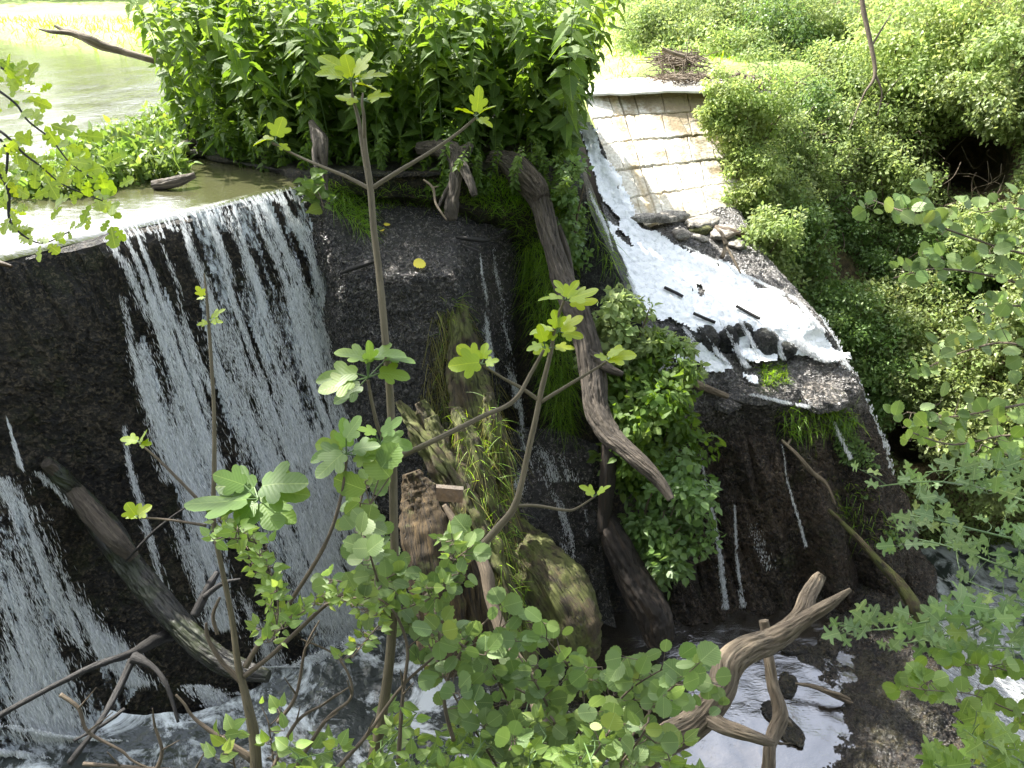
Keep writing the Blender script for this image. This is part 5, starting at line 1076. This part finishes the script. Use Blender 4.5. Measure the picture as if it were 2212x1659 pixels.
# far trees
def tree(label, x, y, h, r, seed, mat='bankA', n=5000, lf=.22, group='trees beyond the meadow', z0=None, clumps=40):
    z0 = float(ground_h(np.array([x]), np.array([y]))[0]) if z0 is None else z0
    t = thing('meadow_tree', label, 'tree', (x, y, z0), 0, group); b = Bag(); b.tube([(x, y, z0-.1, .2), (x+.1, y, z0+h*.3, .14), (x-.05, y, z0+h*.7, .07)], sides=8); b.build('trunk', MT['bark'], t)
    fb = Bag(); crown(fb, (x, y, z0+h*.5), (r, r, h*.5), int(n*1.4), lf, T_SM, clumps, seed=seed, inner=.2); fb.build('crown', MT[mat], t, smooth=False)
for i, (x, y, h, r) in enumerate([(-16, 27.5, 5.5, 2.8), (-12.4, 27, 4.4, 2.3), (-9, 27.5, 5.4, 2.5), (-5.2, 27, 4.4, 2.3), (-1.4, 27.5, 5, 2.4), (3.0, 26, 5, 2.4), (-20.5, 28, 6, 3.2), (7, 25, 5, 2.6)]):
    tree(['bushy tree far beyond the meadow, leftmost', 'low bushy tree second from the left beyond the meadow', 'round tree beyond the meadow above the bare branch', 'low tree beyond the meadow behind the nettles', 'bushy tree beyond the meadow behind the middle of the nettles', 'tree at the far right corner of the meadow', 'tall tree beyond the meadow out at the left', 'dark tree behind the right corner of the meadow'][i], x, y, h, r, 300+i, group='trees beyond the meadow')

# ------------------------------------------------------------------ fig saplings
def pv(dx, dy, bk=0.0): return np.array(CR)*dx-np.array(CU)*dy-np.array(CF)*bk      # picture direction -> world direction
def leafat(b, tpl, px, py, t, ang, size, tilt=0.0, face=None, petiole=None, seed=None):
    a = math.radians(ang); d = pv(math.cos(a), -math.sin(a)*(.6 if tpl is T_FIG else 1.0), tilt)
    nm = np.array((0, -.2, 1.0)) if face is None else np.array(face)
    nm = nm+RNG.normal(0, .18, 3); leaves(b, tpl, PD(px, py, t), d, nm, size*t/F)
    if petiole is not None:
        petiole[0].tube([tuple(PD(*petiole[1]))+(.0022,), tuple(PD(px, py, t))+(.0018,)], sides=5, seg=2, lump=0, cap=False)
def figbunch(b, pb, px, py, t, specs, tpl=T_FIG):
    specs = [(q_[0]*.85, q_[1]*.85, q_[2], q_[3]*(.8 if q_[3] > 70 else .95), q_[4]) for q_ in specs]
    th_, mat_ = b; b = Bag(); pb = Bag()
    for dx, dy, ang, sz, tl in specs: leafat(b, tpl, px+dx, py+dy, t-RNG.uniform(-.03, .05), ang, sz, tl, petiole=(pb, (px, py, t)))
    o_ = b.build('leaf_cluster', MT[mat_], th_); p_ = pb.build('petioles', MT['stemgreen'], th_); p_.parent = o_
T1 = 2.3
fig = thing('fig_sapling', 'tall straight fig sapling with grey stem crossing the whole view in front of the ledge', 'sapling', PD(835, 1480, T1))
b = Bag(); b.tube(pxpath([(800, 1680, T1, 14), (835, 1480, T1, 11), (848, 1340, T1, 10), (852, 1200, T1, 9), (850, 1100, T1, 9.3), (848, 980, T1, 9.3), (843, 860, T1, 8.6), (833, 740, T1, 8.2), (820, 600, T1, 7.6), (808, 500, T1, 7.2), (800, 405, T1, 7.2), (790, 330, T1, 5.6), (786, 290, T1, 5)]), sides=16, lump=.06, seg=12, seed=5); b.build('stem', MT['barkfig'], fig)
for L in ([(799, 405, T1, 6), (782, 310, T1, 4.6), (775, 260, T1, 4), (762, 210, T1, 3), (758, 172, T1, 2.4)], [(787, 300, T1, 4.6), (786, 250, T1-.03, 3.6), (782, 225, T1-.04, 3), (784, 200, T1-.04, 2)],
          [(800, 408, T1, 5), (750, 382, T1+.03, 4), (690, 357, T1+.06, 3.2), (640, 335, T1+.1, 2.6), (588, 308, T1+.1, 3)], [(800, 408, T1, 5.4), (860, 370, T1+.02, 4.6), (930, 328, T1+.04, 4), (985, 290, T1+.06, 3.4), (1028, 254, T1+.08, 3)],
          [(850, 988, T1, 8), (880, 978, T1, 6.5), (950, 945, T1, 6), (1040, 900, T1+.05, 5.5), (1110, 865, T1+.08, 5), (1150, 800, T1+.1, 4), (1175, 755, T1+.1, 3)],
          [(845, 965, T1, 6), (820, 930, T1-.03, 4.6), (806, 880, T1-.05, 4), (795, 820, T1-.06, 3.2)]):
    b = Bag(); b.tube(pxpath(L), sides=10, lump=.08, seg=8); b.build('branch', MT['barkfig'], fig)
yb, pb, gb = (fig, 'figyoung'), None, (fig, 'fig')
figbunch(yb, pb, 758, 175, T1, [(-12, -25, 128, 92, -.1), (10, -20, 62, 62, .1), (25, -8, 20, 60, .2), (-22, -12, 160, 58, .3), (18, 8, -10, 46, .3), (0, -10, 95, 50, .2)])
figbunch(yb, pb, 783, 215, T1, [(14, -4, 20, 52, .2), (-14, -2, 190, 48, .3), (22, 8, 60, 30, .2)])
figbunch(yb, pb, 1028, 252, T1+.08, [(-6, -8, 150, 44, .1), (2, -14, 85, 62, 0), (10, -8, 50, 40, .2), (6, 6, -30, 36, .3)])
figbunch(yb, pb, 594, 305, T1+.1, [(-6, -4, 170, 42, .2), (4, -14, 80, 46, 0), (10, 8, -40, 30, .1)])
figbunch(yb, pb, 1178, 752, T1+.1, [(-10, -6, 190, 34, .1), (-4, -18, 100, 40, 0)])
figbunch(gb, pb, 795, 815, T1-.06, [(-4, -50, 150, 84, .2), (-30, -10, 185, 110, .1), (-40, 10, 200, 92, .3), (6, -54, 25, 92, .2), (48, -48, 5, 76, .2), (30, -12, -5, 80, 0), (-20, 20, 225, 70, .2), (2, -40, 80, 50, .4)])

T2 = 2.5
f2 = thing('fig_sapling', 'fig sapling leaning right from the alder leaves across the driftwood', 'sapling', PD(900, 1310, T2))
b = Bag(); b.tube(pxpath([(860, 1345, T2, 9), (940, 1275, T2, 8.6), (1020, 1200, T2, 8.4), (1075, 1140, T2, 8.4), (1108, 1100, T2, 8), (1125, 1050, T2, 6.8), (1140, 980, T2, 6.4), (1158, 900, T2, 6), (1170, 840, T2, 6), (1190, 760, T2, 4.6), (1200, 700, T2, 3.6), (1218, 650, T2, 3)]), sides=14, lump=.07, seg=10, seed=6); b.build('stem', MT['barkfig'], f2)
for L in ([(1165, 865, T2, 4.6), (1130, 840, T2, 4), (1090, 818, T2, 3.2), (1045, 790, T2, 2.4)], [(1168, 868, T2, 4.6), (1230, 830, T2, 3.6), (1280, 800, T2, 3), (1312, 780, T2, 2.4)],
          [(1118, 1092, T2, 4), (1160, 1092, T2, 3.4), (1225, 1102, T2, 3), (1250, 1095, T2, 2.4), (1285, 1072, T2, 1.8)]):
    b = Bag(); b.tube(pxpath(L), sides=9, lump=.08, seg=8); b.build('branch', MT['barkfig'], f2)
yb, pb = (f2, 'figyoung'), None
figbunch(yb, pb, 1222, 648, T2, [(-10, -4, 165, 52, .1), (0, -14, 110, 42, 0), (12, -6, 20, 66, .3), (14, 4, -5, 60, .2), (2, -8, 70, 46, .1)])
figbunch(yb, pb, 1205, 715, T2, [(-14, -4, 175, 50, .2), (8, -8, 40, 56, .2), (14, 4, -15, 46, .3), (-4, 6, 215, 34, .2), (0, -10, 95, 40, .1)])
figbunch(yb, pb, 1192, 750, T2, [(-8, 2, 200, 36, .2), (10, 0, 5, 42, .2)])
figbunch(yb, pb, 1040, 786, T2, [(-6, -4, 185, 82, .2), (-10, -10, 130, 56, .1), (6, -14, 90, 36, 0), (12, 0, 40, 30, .1)])
figbunch(yb, pb, 1314, 776, T2, [(0, -4, 20, 62, .2), (4, -6, 60, 36, .1), (-4, -2, 150, 30, .2)])
figbunch(yb, pb, 1285, 1072, T2, [(-4, -4, 120, 36, .1), (8, -6, 60, 34, .1)])

T3 = 2.1
f3 = thing('fig_sapling', 'slender fig sapling at the lower left in front of the main fall', 'sapling', PD(550, 1659, T3))
b = Bag(); b.tube(pxpath([(553, 1720, T3, 13), (550, 1600, T3, 12), (530, 1500, T3, 9), (515, 1440, T3, 7.5), (500, 1330, T3, 6), (480, 1230, T3, 5.4), (462, 1130, T3, 5), (463, 1000, T3, 5), (462, 880, T3, 4), (455, 760, T3, 4), (448, 660, T3, 3), (441, 590, T3, 1.6)]), sides=14, lump=.09, seg=10, seed=7); b.build('stem', MT['barkfig'], f3)
for L in ([(452, 1105, T3, 4.4), (400, 1050, T3, 3.4), (340, 990, T3, 2.8), (302, 958, T3, 2.2)], [(445, 1135, T3, 3.6), (390, 1126, T3, 2.8), (340, 1120, T3, 2.4), (300, 1118, T3, 2)],
          [(528, 1460, T3, 6), (580, 1420, T3, 5), (640, 1365, T3, 4.6), (700, 1310, T3, 4), (740, 1282, T3, 3.4)], [(530, 1440, T3, 7), (560, 1390, T3, 6), (620, 1310, T3, 5), (700, 1180, T3, 4.4), (735, 1080, T3, 3.6), (750, 985, T3, 3)],
          [(520, 1470, T3, 7), (480, 1430, T3, 5), (450, 1380, T3, 4.6), (445, 1345, T3, 3)], [(470, 1370, T3, 4), (460, 1330, T3, 4), (475, 1290, T3, 3)], [(545, 1640, T3, 9), (430, 1560, T3, 4), (398, 1520, T3, 3), (380, 1500, T3, 2.5)]):
    b = Bag(); b.tube(pxpath(L), sides=9, lump=.12, seg=8); b.build('branch', MT['twig'], f3)
yb, pb, gb = (f3, 'figyoung'), None, (f3, 'fig')
figbunch(yb, pb, 300, 955, T3, [(-4, -4, 160, 38, .1), (2, -4, 60, 34, .2), (6, 4, 10, 26, .3)])
figbunch(yb, pb, 296, 1116, T3, [(-4, -4, 110, 34, .1), (4, -4, 60, 34, .1), (2, 2, 150, 24, .3)])
figbunch(yb, pb, 442, 640, T3, [(-4, -2, 110, 26, .1), (4, 0, 200, 22, .1)]); figbunch(yb, pb, 452, 690, T3, [(6, -6, 50, 36, .1), (-4, 8, 190, 24, .2), (6, 4, 0, 26, .2)])
figbunch(gb, pb, 558, 1078, T3-.2, [(-10, -30, 160, 96, .3), (-30, 0, 190, 160, .1), (-16, -10, 215, 120, .4), (10, -34, 20, 130, .35), (14, -20, 5, 120, .2), (10, 10, -60, 105, .5), (20, 10, -30, 95, .5), (-10, 10, -110, 76, .5), (-36, -36, 140, 70, .3)])
figbunch(gb, pb, 748, 980, T3, [(-20, -10, 200, 76, .3), (-10, 0, 235, 92, .4), (0, -20, 90, 74, .1), (20, -10, 30, 60, .3), (24, 4, -10, 50, .3), (-10, -14, 160, 60, .2), (0, -40, 70, 60, .1)])
figbunch(gb, pb, 820, 960, T3+.1, [(-10, -30, 150, 44, .2), (6, -30, 50, 60, .2), (8, -10, -10, 70, .3), (-8, -6, 200, 56, .3)])

# ------------------------------------------------------------------ alder and other foreground shrubs
def leafshrub(name, label, cat, base, skeleton, tpl, leafsz, mat, per=5, seed=0, twig='twig', t=2.3, spread=36, tw=3.0, sizevar=(.7, 1.25), jt=.15):
    """skeleton: picture polylines of branches; clusters of leaves on short twigs along them"""
    rr = np.random.default_rng(seed); th = thing(name, label, cat, PD(*base)); fb = Bag()
    for L in skeleton:
        tb = Bag()
        L2 = [(x, y, t+rr.normal(0, jt), tw*(1-.55*i/(len(L)-1))) for i, (x, y) in enumerate(L)]
        b = Bag(); P = pxpath(L2); b.tube(P, sides=7, seg=6, lump=.1); b.build('branch', MT[twig], th)
        A = np.array(L2)[:, :3]; dl = np.linalg.norm(np.diff(A[:, :2], axis=0), axis=1).sum(); m_ = max(3, int(dl/(spread*.55))); Q = resample(A, m_+1, 0)
        for k, (x, y, tt) in enumerate(Q[1:]):
            tx, ty = x+rr.normal(0, spread*.7), y+rr.normal(0, spread*.6)-5; t2 = tt+rr.normal(0, .08)
            tb.tube([tuple(PD(x, y, tt))+(.0018,), tuple(PD((x+tx)/2+rr.normal(0, 4), (y+ty)/2, (tt+t2)/2))+(.0015,), tuple(PD(tx, ty, t2))+(.001,)], sides=5, seg=3, lump=0, cap=False)
            for j in range(rr.integers(max(1, per-2), per+2)):
                ang = rr.uniform(-30, 210) if rr.random() < .7 else rr.uniform(0, 360); s = leafsz*rr.uniform(*sizevar); a = math.radians(ang); off = rr.uniform(4, 16)
                d = pv(math.cos(a), -math.sin(a)*.8, rr.normal(.15, .35)); nm = np.array((0, -.75, .9))+rr.normal(0, .38, 3)
                p0 = PD(tx+math.cos(a)*off, ty-math.sin(a)*off, t2+rr.normal(0, .04)); leaves(fb, tpl, p0, d, nm, s*t/F, rnd=np.clip(rr.normal(.45, .28), 0, 1))
                tb.tube([tuple(PD(tx, ty, t2))+(.001,), tuple(p0)+(.0008,)], sides=4, seg=1, lump=0, cap=False)
        tb.build('side_twigs', MT['stemgreen'] if twig != 'twig' else MT['twig'], th)
    fb.build('foliage', MT[mat], th); return th
leafshrub('alder_shrub', 'alder branches with rounded pleated leaves at the bottom centre', 'shrub', (1150, 1720, 2.2),
    [[(1150, 1700), (1120, 1580), (1080, 1480), (1010, 1400), (930, 1360)], [(1180, 1700), (1200, 1580), (1160, 1480), (1110, 1400), (1080, 1350)], [(1220, 1700), (1250, 1600), (1260, 1500), (1220, 1430), (1180, 1380)],
     [(1100, 1700), (1040, 1600), (980, 1500), (930, 1400), (890, 1320), (820, 1280)], [(960, 1420), (940, 1300), (975, 1220), (1020, 1180)], [(1300, 1700), (1340, 1600), (1320, 1520), (1300, 1440)], [(1200, 1560), (1140, 1500), (1000, 1440)], [(1260, 1640), (1180, 1600), (1100, 1620)]],
    T_ALD, 33, 'alder', per=4, seed=1, t=2.25, spread=32)
leafshrub('alder_shrub', 'alder spray with pleated leaves reaching right towards the big dead branch', 'shrub', (1330, 1720, 2.1),
    [[(1330, 1700), (1360, 1600), (1420, 1520), (1480, 1470), (1560, 1480)], [(1340, 1650), (1400, 1560), (1390, 1470), (1390, 1430)], [(1300, 1560), (1360, 1490), (1440, 1440)], [(1250, 1680), (1310, 1590), (1330, 1540)]],
    T_ALD, 36, 'alder', per=3, seed=2, t=2.1, spread=34)
leafshrub('alder_shrub', 'small alder twig with leaves hanging in front of the fall beside the fig stem', 'shrub', (800, 1320, 2.2),
    [[(830, 1300), (800, 1200), (775, 1120), (790, 1040)], [(760, 1310), (810, 1280), (850, 1220), (820, 1180)], [(700, 1250), (760, 1260), (820, 1270)]], T_ALD, 36, 'alder', per=2, seed=3, t=2.2, spread=22)
b2 = bpy.data.objects
ex = thing('alder_twig', 'two very large round leaves on a twig left of the tall fig stem', 'twig', PD(800, 1080, 2.1)); fb = Bag(); tb = Bag()
for x, y, a, s in [(842, 1030, 130, 74), (790, 1058, 160, 74), (775, 1085, 220, 40), (826, 1010, 60, 60)]:
    leafat(fb, T_ALD, x, y, 2.1, a, s, .1, face=(0, -1, .5), petiole=(tb, (800, 1090, 2.1)))
fb.build('leaf', MT['round'], ex); tb.tube(pxpath([(800, 1090, 2.1, 2), (790, 1130, 2.1, 2.4), (785, 1200, 2.1, 3)]), sides=6); tb.build('stem', MT['twig'], ex)
leafshrub('dogwood_shrub', 'low light green smooth leaved shrub filling the bottom edge', 'shrub', (1000, 1760, 2.0),
    [[(700, 1760), (760, 1680), (840, 1600), (880, 1560)], [(850, 1760), (900, 1660), (960, 1600)], [(950, 1760), (1020, 1640), (1060, 1580)], [(1080, 1780), (1140, 1660), (1180, 1590)], [(1220, 1780), (1240, 1680), (1220, 1620)], [(800, 1760), (700, 1700), (640, 1640)], [(1300, 1780), (1280, 1660), (1260, 1600)], [(900, 1700), (1100, 1690), (1300, 1680)]],
    T_OV, 32, 'round', per=5, seed=4, t=2.0, spread=40, twig='stemgreen')
leafshrub('dogwood_shrub', 'light green shoots with oval leaves left of the bottom centre', 'shrub', (560, 1740, 2.0), [[(520, 1740), (500, 1620), (480, 1590)], [(600, 1740), (590, 1640), (580, 1560)]], T_OV, 34, 'round', per=2, seed=5, t=2.0, spread=26)
leafshrub('dogwood_shrub', 'small light green plant at the foot of the big dead branch', 'shrub', (1440, 1740, 2.6), [[(1420, 1740), (1450, 1670), (1440, 1620)], [(1500, 1740), (1490, 1670)]], T_OV, 34, 'round', per=4, seed=6, t=2.6, spread=24)
leafshrub('rose_twig', 'thin twig with tiny compound leaves across the lower left fall', 'twig', (640, 1400, 2.0), [[(470, 1120), (520, 1180), (560, 1230), (590, 1300)], [(590, 1380), (600, 1300), (560, 1180), (480, 1160)], [(560, 1380), (640, 1330), (720, 1290), (800, 1330)], [(760, 1420), (840, 1330), (930, 1290), (980, 1230), (960, 1170)]],
    T_OV, 22, 'round', per=5, seed=7, t=2.05, spread=18, tw=2.0)
leafshrub('bramble_shrub', 'dense small leaved bramble filling the bottom edge behind the alder', 'shrub', (1050, 1800, 2.5),
    [[(620, 1800), (660, 1700), (720, 1620)], [(800, 1800), (820, 1680), (850, 1600), (900, 1540)], [(950, 1800), (960, 1680), (1000, 1600), (1040, 1540)], [(1080, 1800), (1100, 1680), (1120, 1600), (1140, 1520)], [(1200, 1800), (1220, 1680), (1240, 1630)], [(760, 1700), (900, 1660), (1050, 1660)], [(1000, 1700), (1150, 1650), (1300, 1640)]],
    T_OV, 30, 'alder', per=4, seed=14, t=2.5, spread=34, twig='stemgreen')
# dead twigs of the lower left
for i, (P, lb) in enumerate([([(130, 1500), (170, 1530), (190, 1580), (260, 1620), (300, 1650), (420, 1690)], 'pale forked dead twig at the bottom left'), ([(340, 1660), (350, 1620), (335, 1570), (330, 1545)], 'short upright dead twig beside the forked one'), ([(180, 1650), (260, 1655), (420, 1665), (540, 1670)], 'long horizontal dead twig along the bottom edge'),
        ([(590, 1659), (640, 1560), (700, 1520), (760, 1480)], 'curved dead twig right of the slender fig stem'), ([(860, 1650), (870, 1500), (880, 1400), (850, 1320), (800, 1290), (700, 1300)], 'bent grey twig crossing below the fig stem'), ([(600, 1560), (640, 1500), (660, 1400), (690, 1340)], 'thin twig rising from the bottom between fall and alder'),
        ([(700, 1690), (790, 1590), (870, 1480), (960, 1400), (1000, 1360)], 'long pale twig slanting up into the alder'), ([(620, 1690), (700, 1560), (760, 1500), (730, 1420), (650, 1380)], 'crooked dead twig in front of the white water'), ([(980, 1600), (960, 1500), (1000, 1400), (1060, 1330)], 'dark thin twig inside the alder leaves')]):
    wood('dead_twig', lb, 'twig', MT['twig'], [(x, y, 2.15, 5-3.4*k/(len(P)-1)) for k, (x, y) in enumerate(P)], [[(P[k][0], P[k][1], 2.15, 2.4), (P[k][0]+RNG.normal(0, 24), P[k][1]-RNG.uniform(20, 50), 2.12, 1)] for k in (1, 2)], sides=7, lump=.2, seed=400+i)
# oak spray at the upper left
ok_ = thing('oak_branch', 'oak twigs with lobed yellow green leaves hanging in from the left edge', 'oak', PD(-40, 300, 2.4)); fb = Bag(); tb = Bag(); rr = np.random.default_rng(9)
OB = [[(-40, 170, 3), (30, 220, 2.6), (60, 260, 2.2), (110, 300, 2), (150, 350, 1.6), (200, 385, 1.4)], [(-40, 260, 3.4), (10, 290, 3), (50, 330, 2.6), (90, 360, 2), (140, 400, 1.6), (240, 440, 1.2)], [(-30, 350, 4), (15, 400, 4), (20, 470, 3.2), (40, 500, 2.4), (90, 525, 1.8), (150, 500, 1.4)], [(-40, 130, 2.6), (10, 150, 2.4), (50, 190, 2)], [(0, 300, 3), (16, 330, 3), (10, 400, 2.4)]]
OB = [[(x, y, w) for x, y, w in L] for L in OB]
for L in OB:
    b = Bag(); b.tube(pxpath([(x, y*.86 if False else y, 2.4, w) for x, y, w in L]), sides=7, seg=8, lump=.15); b.build('branch', MT['darkwood'], ok_)
OL = [(60, 170, 60, 56), (40, 150, 120, 44), (20, 160, 160, 50), (85, 190, 20, 46), (60, 200, -20, 54), (110, 255, -20, 60), (95, 265, -60, 50), (130, 250, 10, 50), (140, 270, 30, 44), (170, 285, 0, 60), (150, 300, -30, 56), (80, 350, -100, 70), (95, 365, -60, 76), (70, 300, 150, 48), (150, 335, -10, 60),
      (175, 360, 10, 60), (190, 375, -30, 70), (195, 385, 60, 54), (200, 400, -10, 66), (210, 420, -60, 66), (230, 440, -30, 56), (190, 430, -120, 60), (240, 470, -70, 66), (205, 450, -100, 50), (150, 420, 190, 56), (130, 440, -140, 54), (120, 400, 200, 50), (60, 440, 160, 48), (45, 460, -160, 50), (20, 440, 140, 46), (230, 345, 20, 52), (250, 390, 30, 44), (10, 230, 170, 44), (90, 230, 80, 44), (235, 465, -110, 50), (245, 480, -55, 50), (30, 400, 40, 44), (170, 400, 90, 50)]
OL = [(x, y+10, a, s) for x, y, a, s in OL]
for x, y, a, s in OL: leafat(fb, T_OAK, x+rr.normal(0, 4), y+rr.normal(0, 4), 2.4+rr.normal(0, .06), a, s*rr.uniform(.6, .95), rr.normal(.15, .2), face=(0, -.8, .7))
for L in OB:
    A = resample(np.array(L), 14, 0)
    for x, y, w in A[3:]:
        for _ in range(2): leafat(fb, T_OAK, x+rr.normal(0, 10), y+rr.normal(0, 8), 2.4+rr.normal(0, .08), rr.uniform(-120, 60), rr.uniform(22, 42), rr.normal(.2, .4), face=(rr.normal(0, .4), -.5, .7))
fb.build('foliage', MT['oak'], ok_)
# field maple spray lower right and leaves along the right edge
leafshrub('maple_branch', 'grey green lobed leaf branch reaching in from the right edge over the dark stream', 'branch', (2300, 1200, 3.0),
    [[(2260, 1100), (2150, 1060), (2020, 1040), (1900, 1050)], [(2260, 1180), (2130, 1150), (2010, 1120), (1930, 1110)], [(2280, 1260), (2160, 1220), (2050, 1180), (1960, 1160)], [(2280, 1320), (2180, 1290), (2080, 1250)], [(2280, 1050), (2150, 1010), (2000, 1020)], [(2300, 1400), (2200, 1370), (2120, 1300)]],
    T_MAP, 34, 'maple', per=2, seed=21, t=3.0, spread=40, twig='stemgreen')
leafshrub('maple_branch', 'lobed leaf spray pointing left above the dark slab', 'branch', (2300, 1350, 2.9),
    [[(2280, 1340), (2150, 1330), (2020, 1340), (1900, 1360), (1810, 1350)], [(2150, 1335), (2050, 1370), (1950, 1390)], [(2280, 1400), (2180, 1400), (2080, 1390)]], T_MAP, 38, 'maple', per=2, seed=22, t=2.9, spread=30, twig='stemgreen')
leafshrub('hazel_branch', 'thin branch with small round leaves near the lower right stream', 'branch', (2300, 1600, 2.8),
    [[(2280, 1560), (2200, 1540), (2100, 1500), (2000, 1490), (1950, 1480)], [(2280, 1500), (2150, 1440), (2060, 1440)], [(2280, 1680), (2200, 1640), (2150, 1600), (2100, 1580)]], T_ALD, 32, 'round', per=2, seed=23, t=2.8, spread=24, tw=2)
leafshrub('hazel_branch', 'bigger lobed leaves in the bottom right corner', 'branch', (2300, 1720, 2.5), [[(2280, 1700), (2200, 1640), (2120, 1600), (2090, 1580)], [(2240, 1720), (2150, 1660), (2050, 1650)], [(2100, 1720), (2020, 1650)]], T_MAP, 44, 'round', per=3, seed=24, t=2.5, spread=34, twig='stemgreen')
leafshrub('hazel_branch', 'blurred rounded leaves crossing the right bank from the right edge, upper spray', 'branch', (2300, 600, 4.2), [[(2280, 560), (2180, 540), (2060, 500), (1960, 460), (1880, 430)], [(2280, 640), (2160, 600), (2030, 580), (1930, 600)], [(2280, 480), (2200, 450), (2120, 460)]], T_ALD, 28, 'alder', per=3, seed=25, t=4.4, spread=30)
leafshrub('hazel_branch', 'rounded leaves crossing the right bank from the right edge, middle spray', 'branch', (2300, 800, 4.2), [[(2280, 780), (2180, 740), (2080, 760), (1990, 800)], [(2280, 700), (2200, 660), (2120, 680)], [(2280, 860), (2170, 880), (2050, 900), (1960, 890)]], T_ALD, 28, 'alder', per=3, seed=26, t=4.3, spread=30)
leafshrub('hazel_branch', 'rounded leaves on the right bank just above the lobed branch', 'branch', (2300, 960, 4.0), [[(2280, 960), (2180, 940), (2060, 960), (1960, 930)], [(2280, 1000), (2200, 990), (2120, 960)]], T_ALD, 26, 'round', per=2, seed=27, t=4.0, spread=28)
leafshrub('ledge_nettle', 'small nettle with a few leaves at the top of the main fall', 'nettle', (690, 440, 6.8), [[(700, 450), (690, 420), (675, 400)], [(690, 430), (660, 395)]], T_NETTLE, 30, 'nettle', per=3, seed=28, t=6.8, spread=12, tw=1.5, jt=.02)

# the tall tree on our own bank whose boughs reach over the viewer and shade the near leaves
tt_ = thing('shade_tree', 'large tree on the near bank spreading its boughs above the viewer', 'tree', (-5.5, -2.0, -1.5))
tb_ = Bag(); tb_.tube([(-5.5, -2, -1.6, .35), (-5.2, -1.5, 1.5, .3), (-4.6, -.4, 4.2, .24), (-3.4, 1.6, 5.6, .16), (-2.2, 4, 6.2, .08)], sides=14); tb_.build('trunk', MT['bark'], tt_)
for e in ((-4.2, 5.2, 6.2), (-.2, 4.6, 6.3), (.6, 6.2, 6.0), (1.8, 4.2, 6.2)):
    q_ = Bag(); q_.tube([(-4.0, .6, 5.0, .12), ((-4+e[0])/2, (.6+e[1])/2, 5.9, .07), e+(.02,)], sides=8); q_.build('bough', MT['bark'], tt_)
q_ = Bag(); crown(q_, (-1.6, 5.0, 6.3), (3.8, 2.4, .9), 9000, .19, T_SM, 60, seed=55, inner=.1); q_.build('crown', MT['bankA'], tt_, smooth=False)
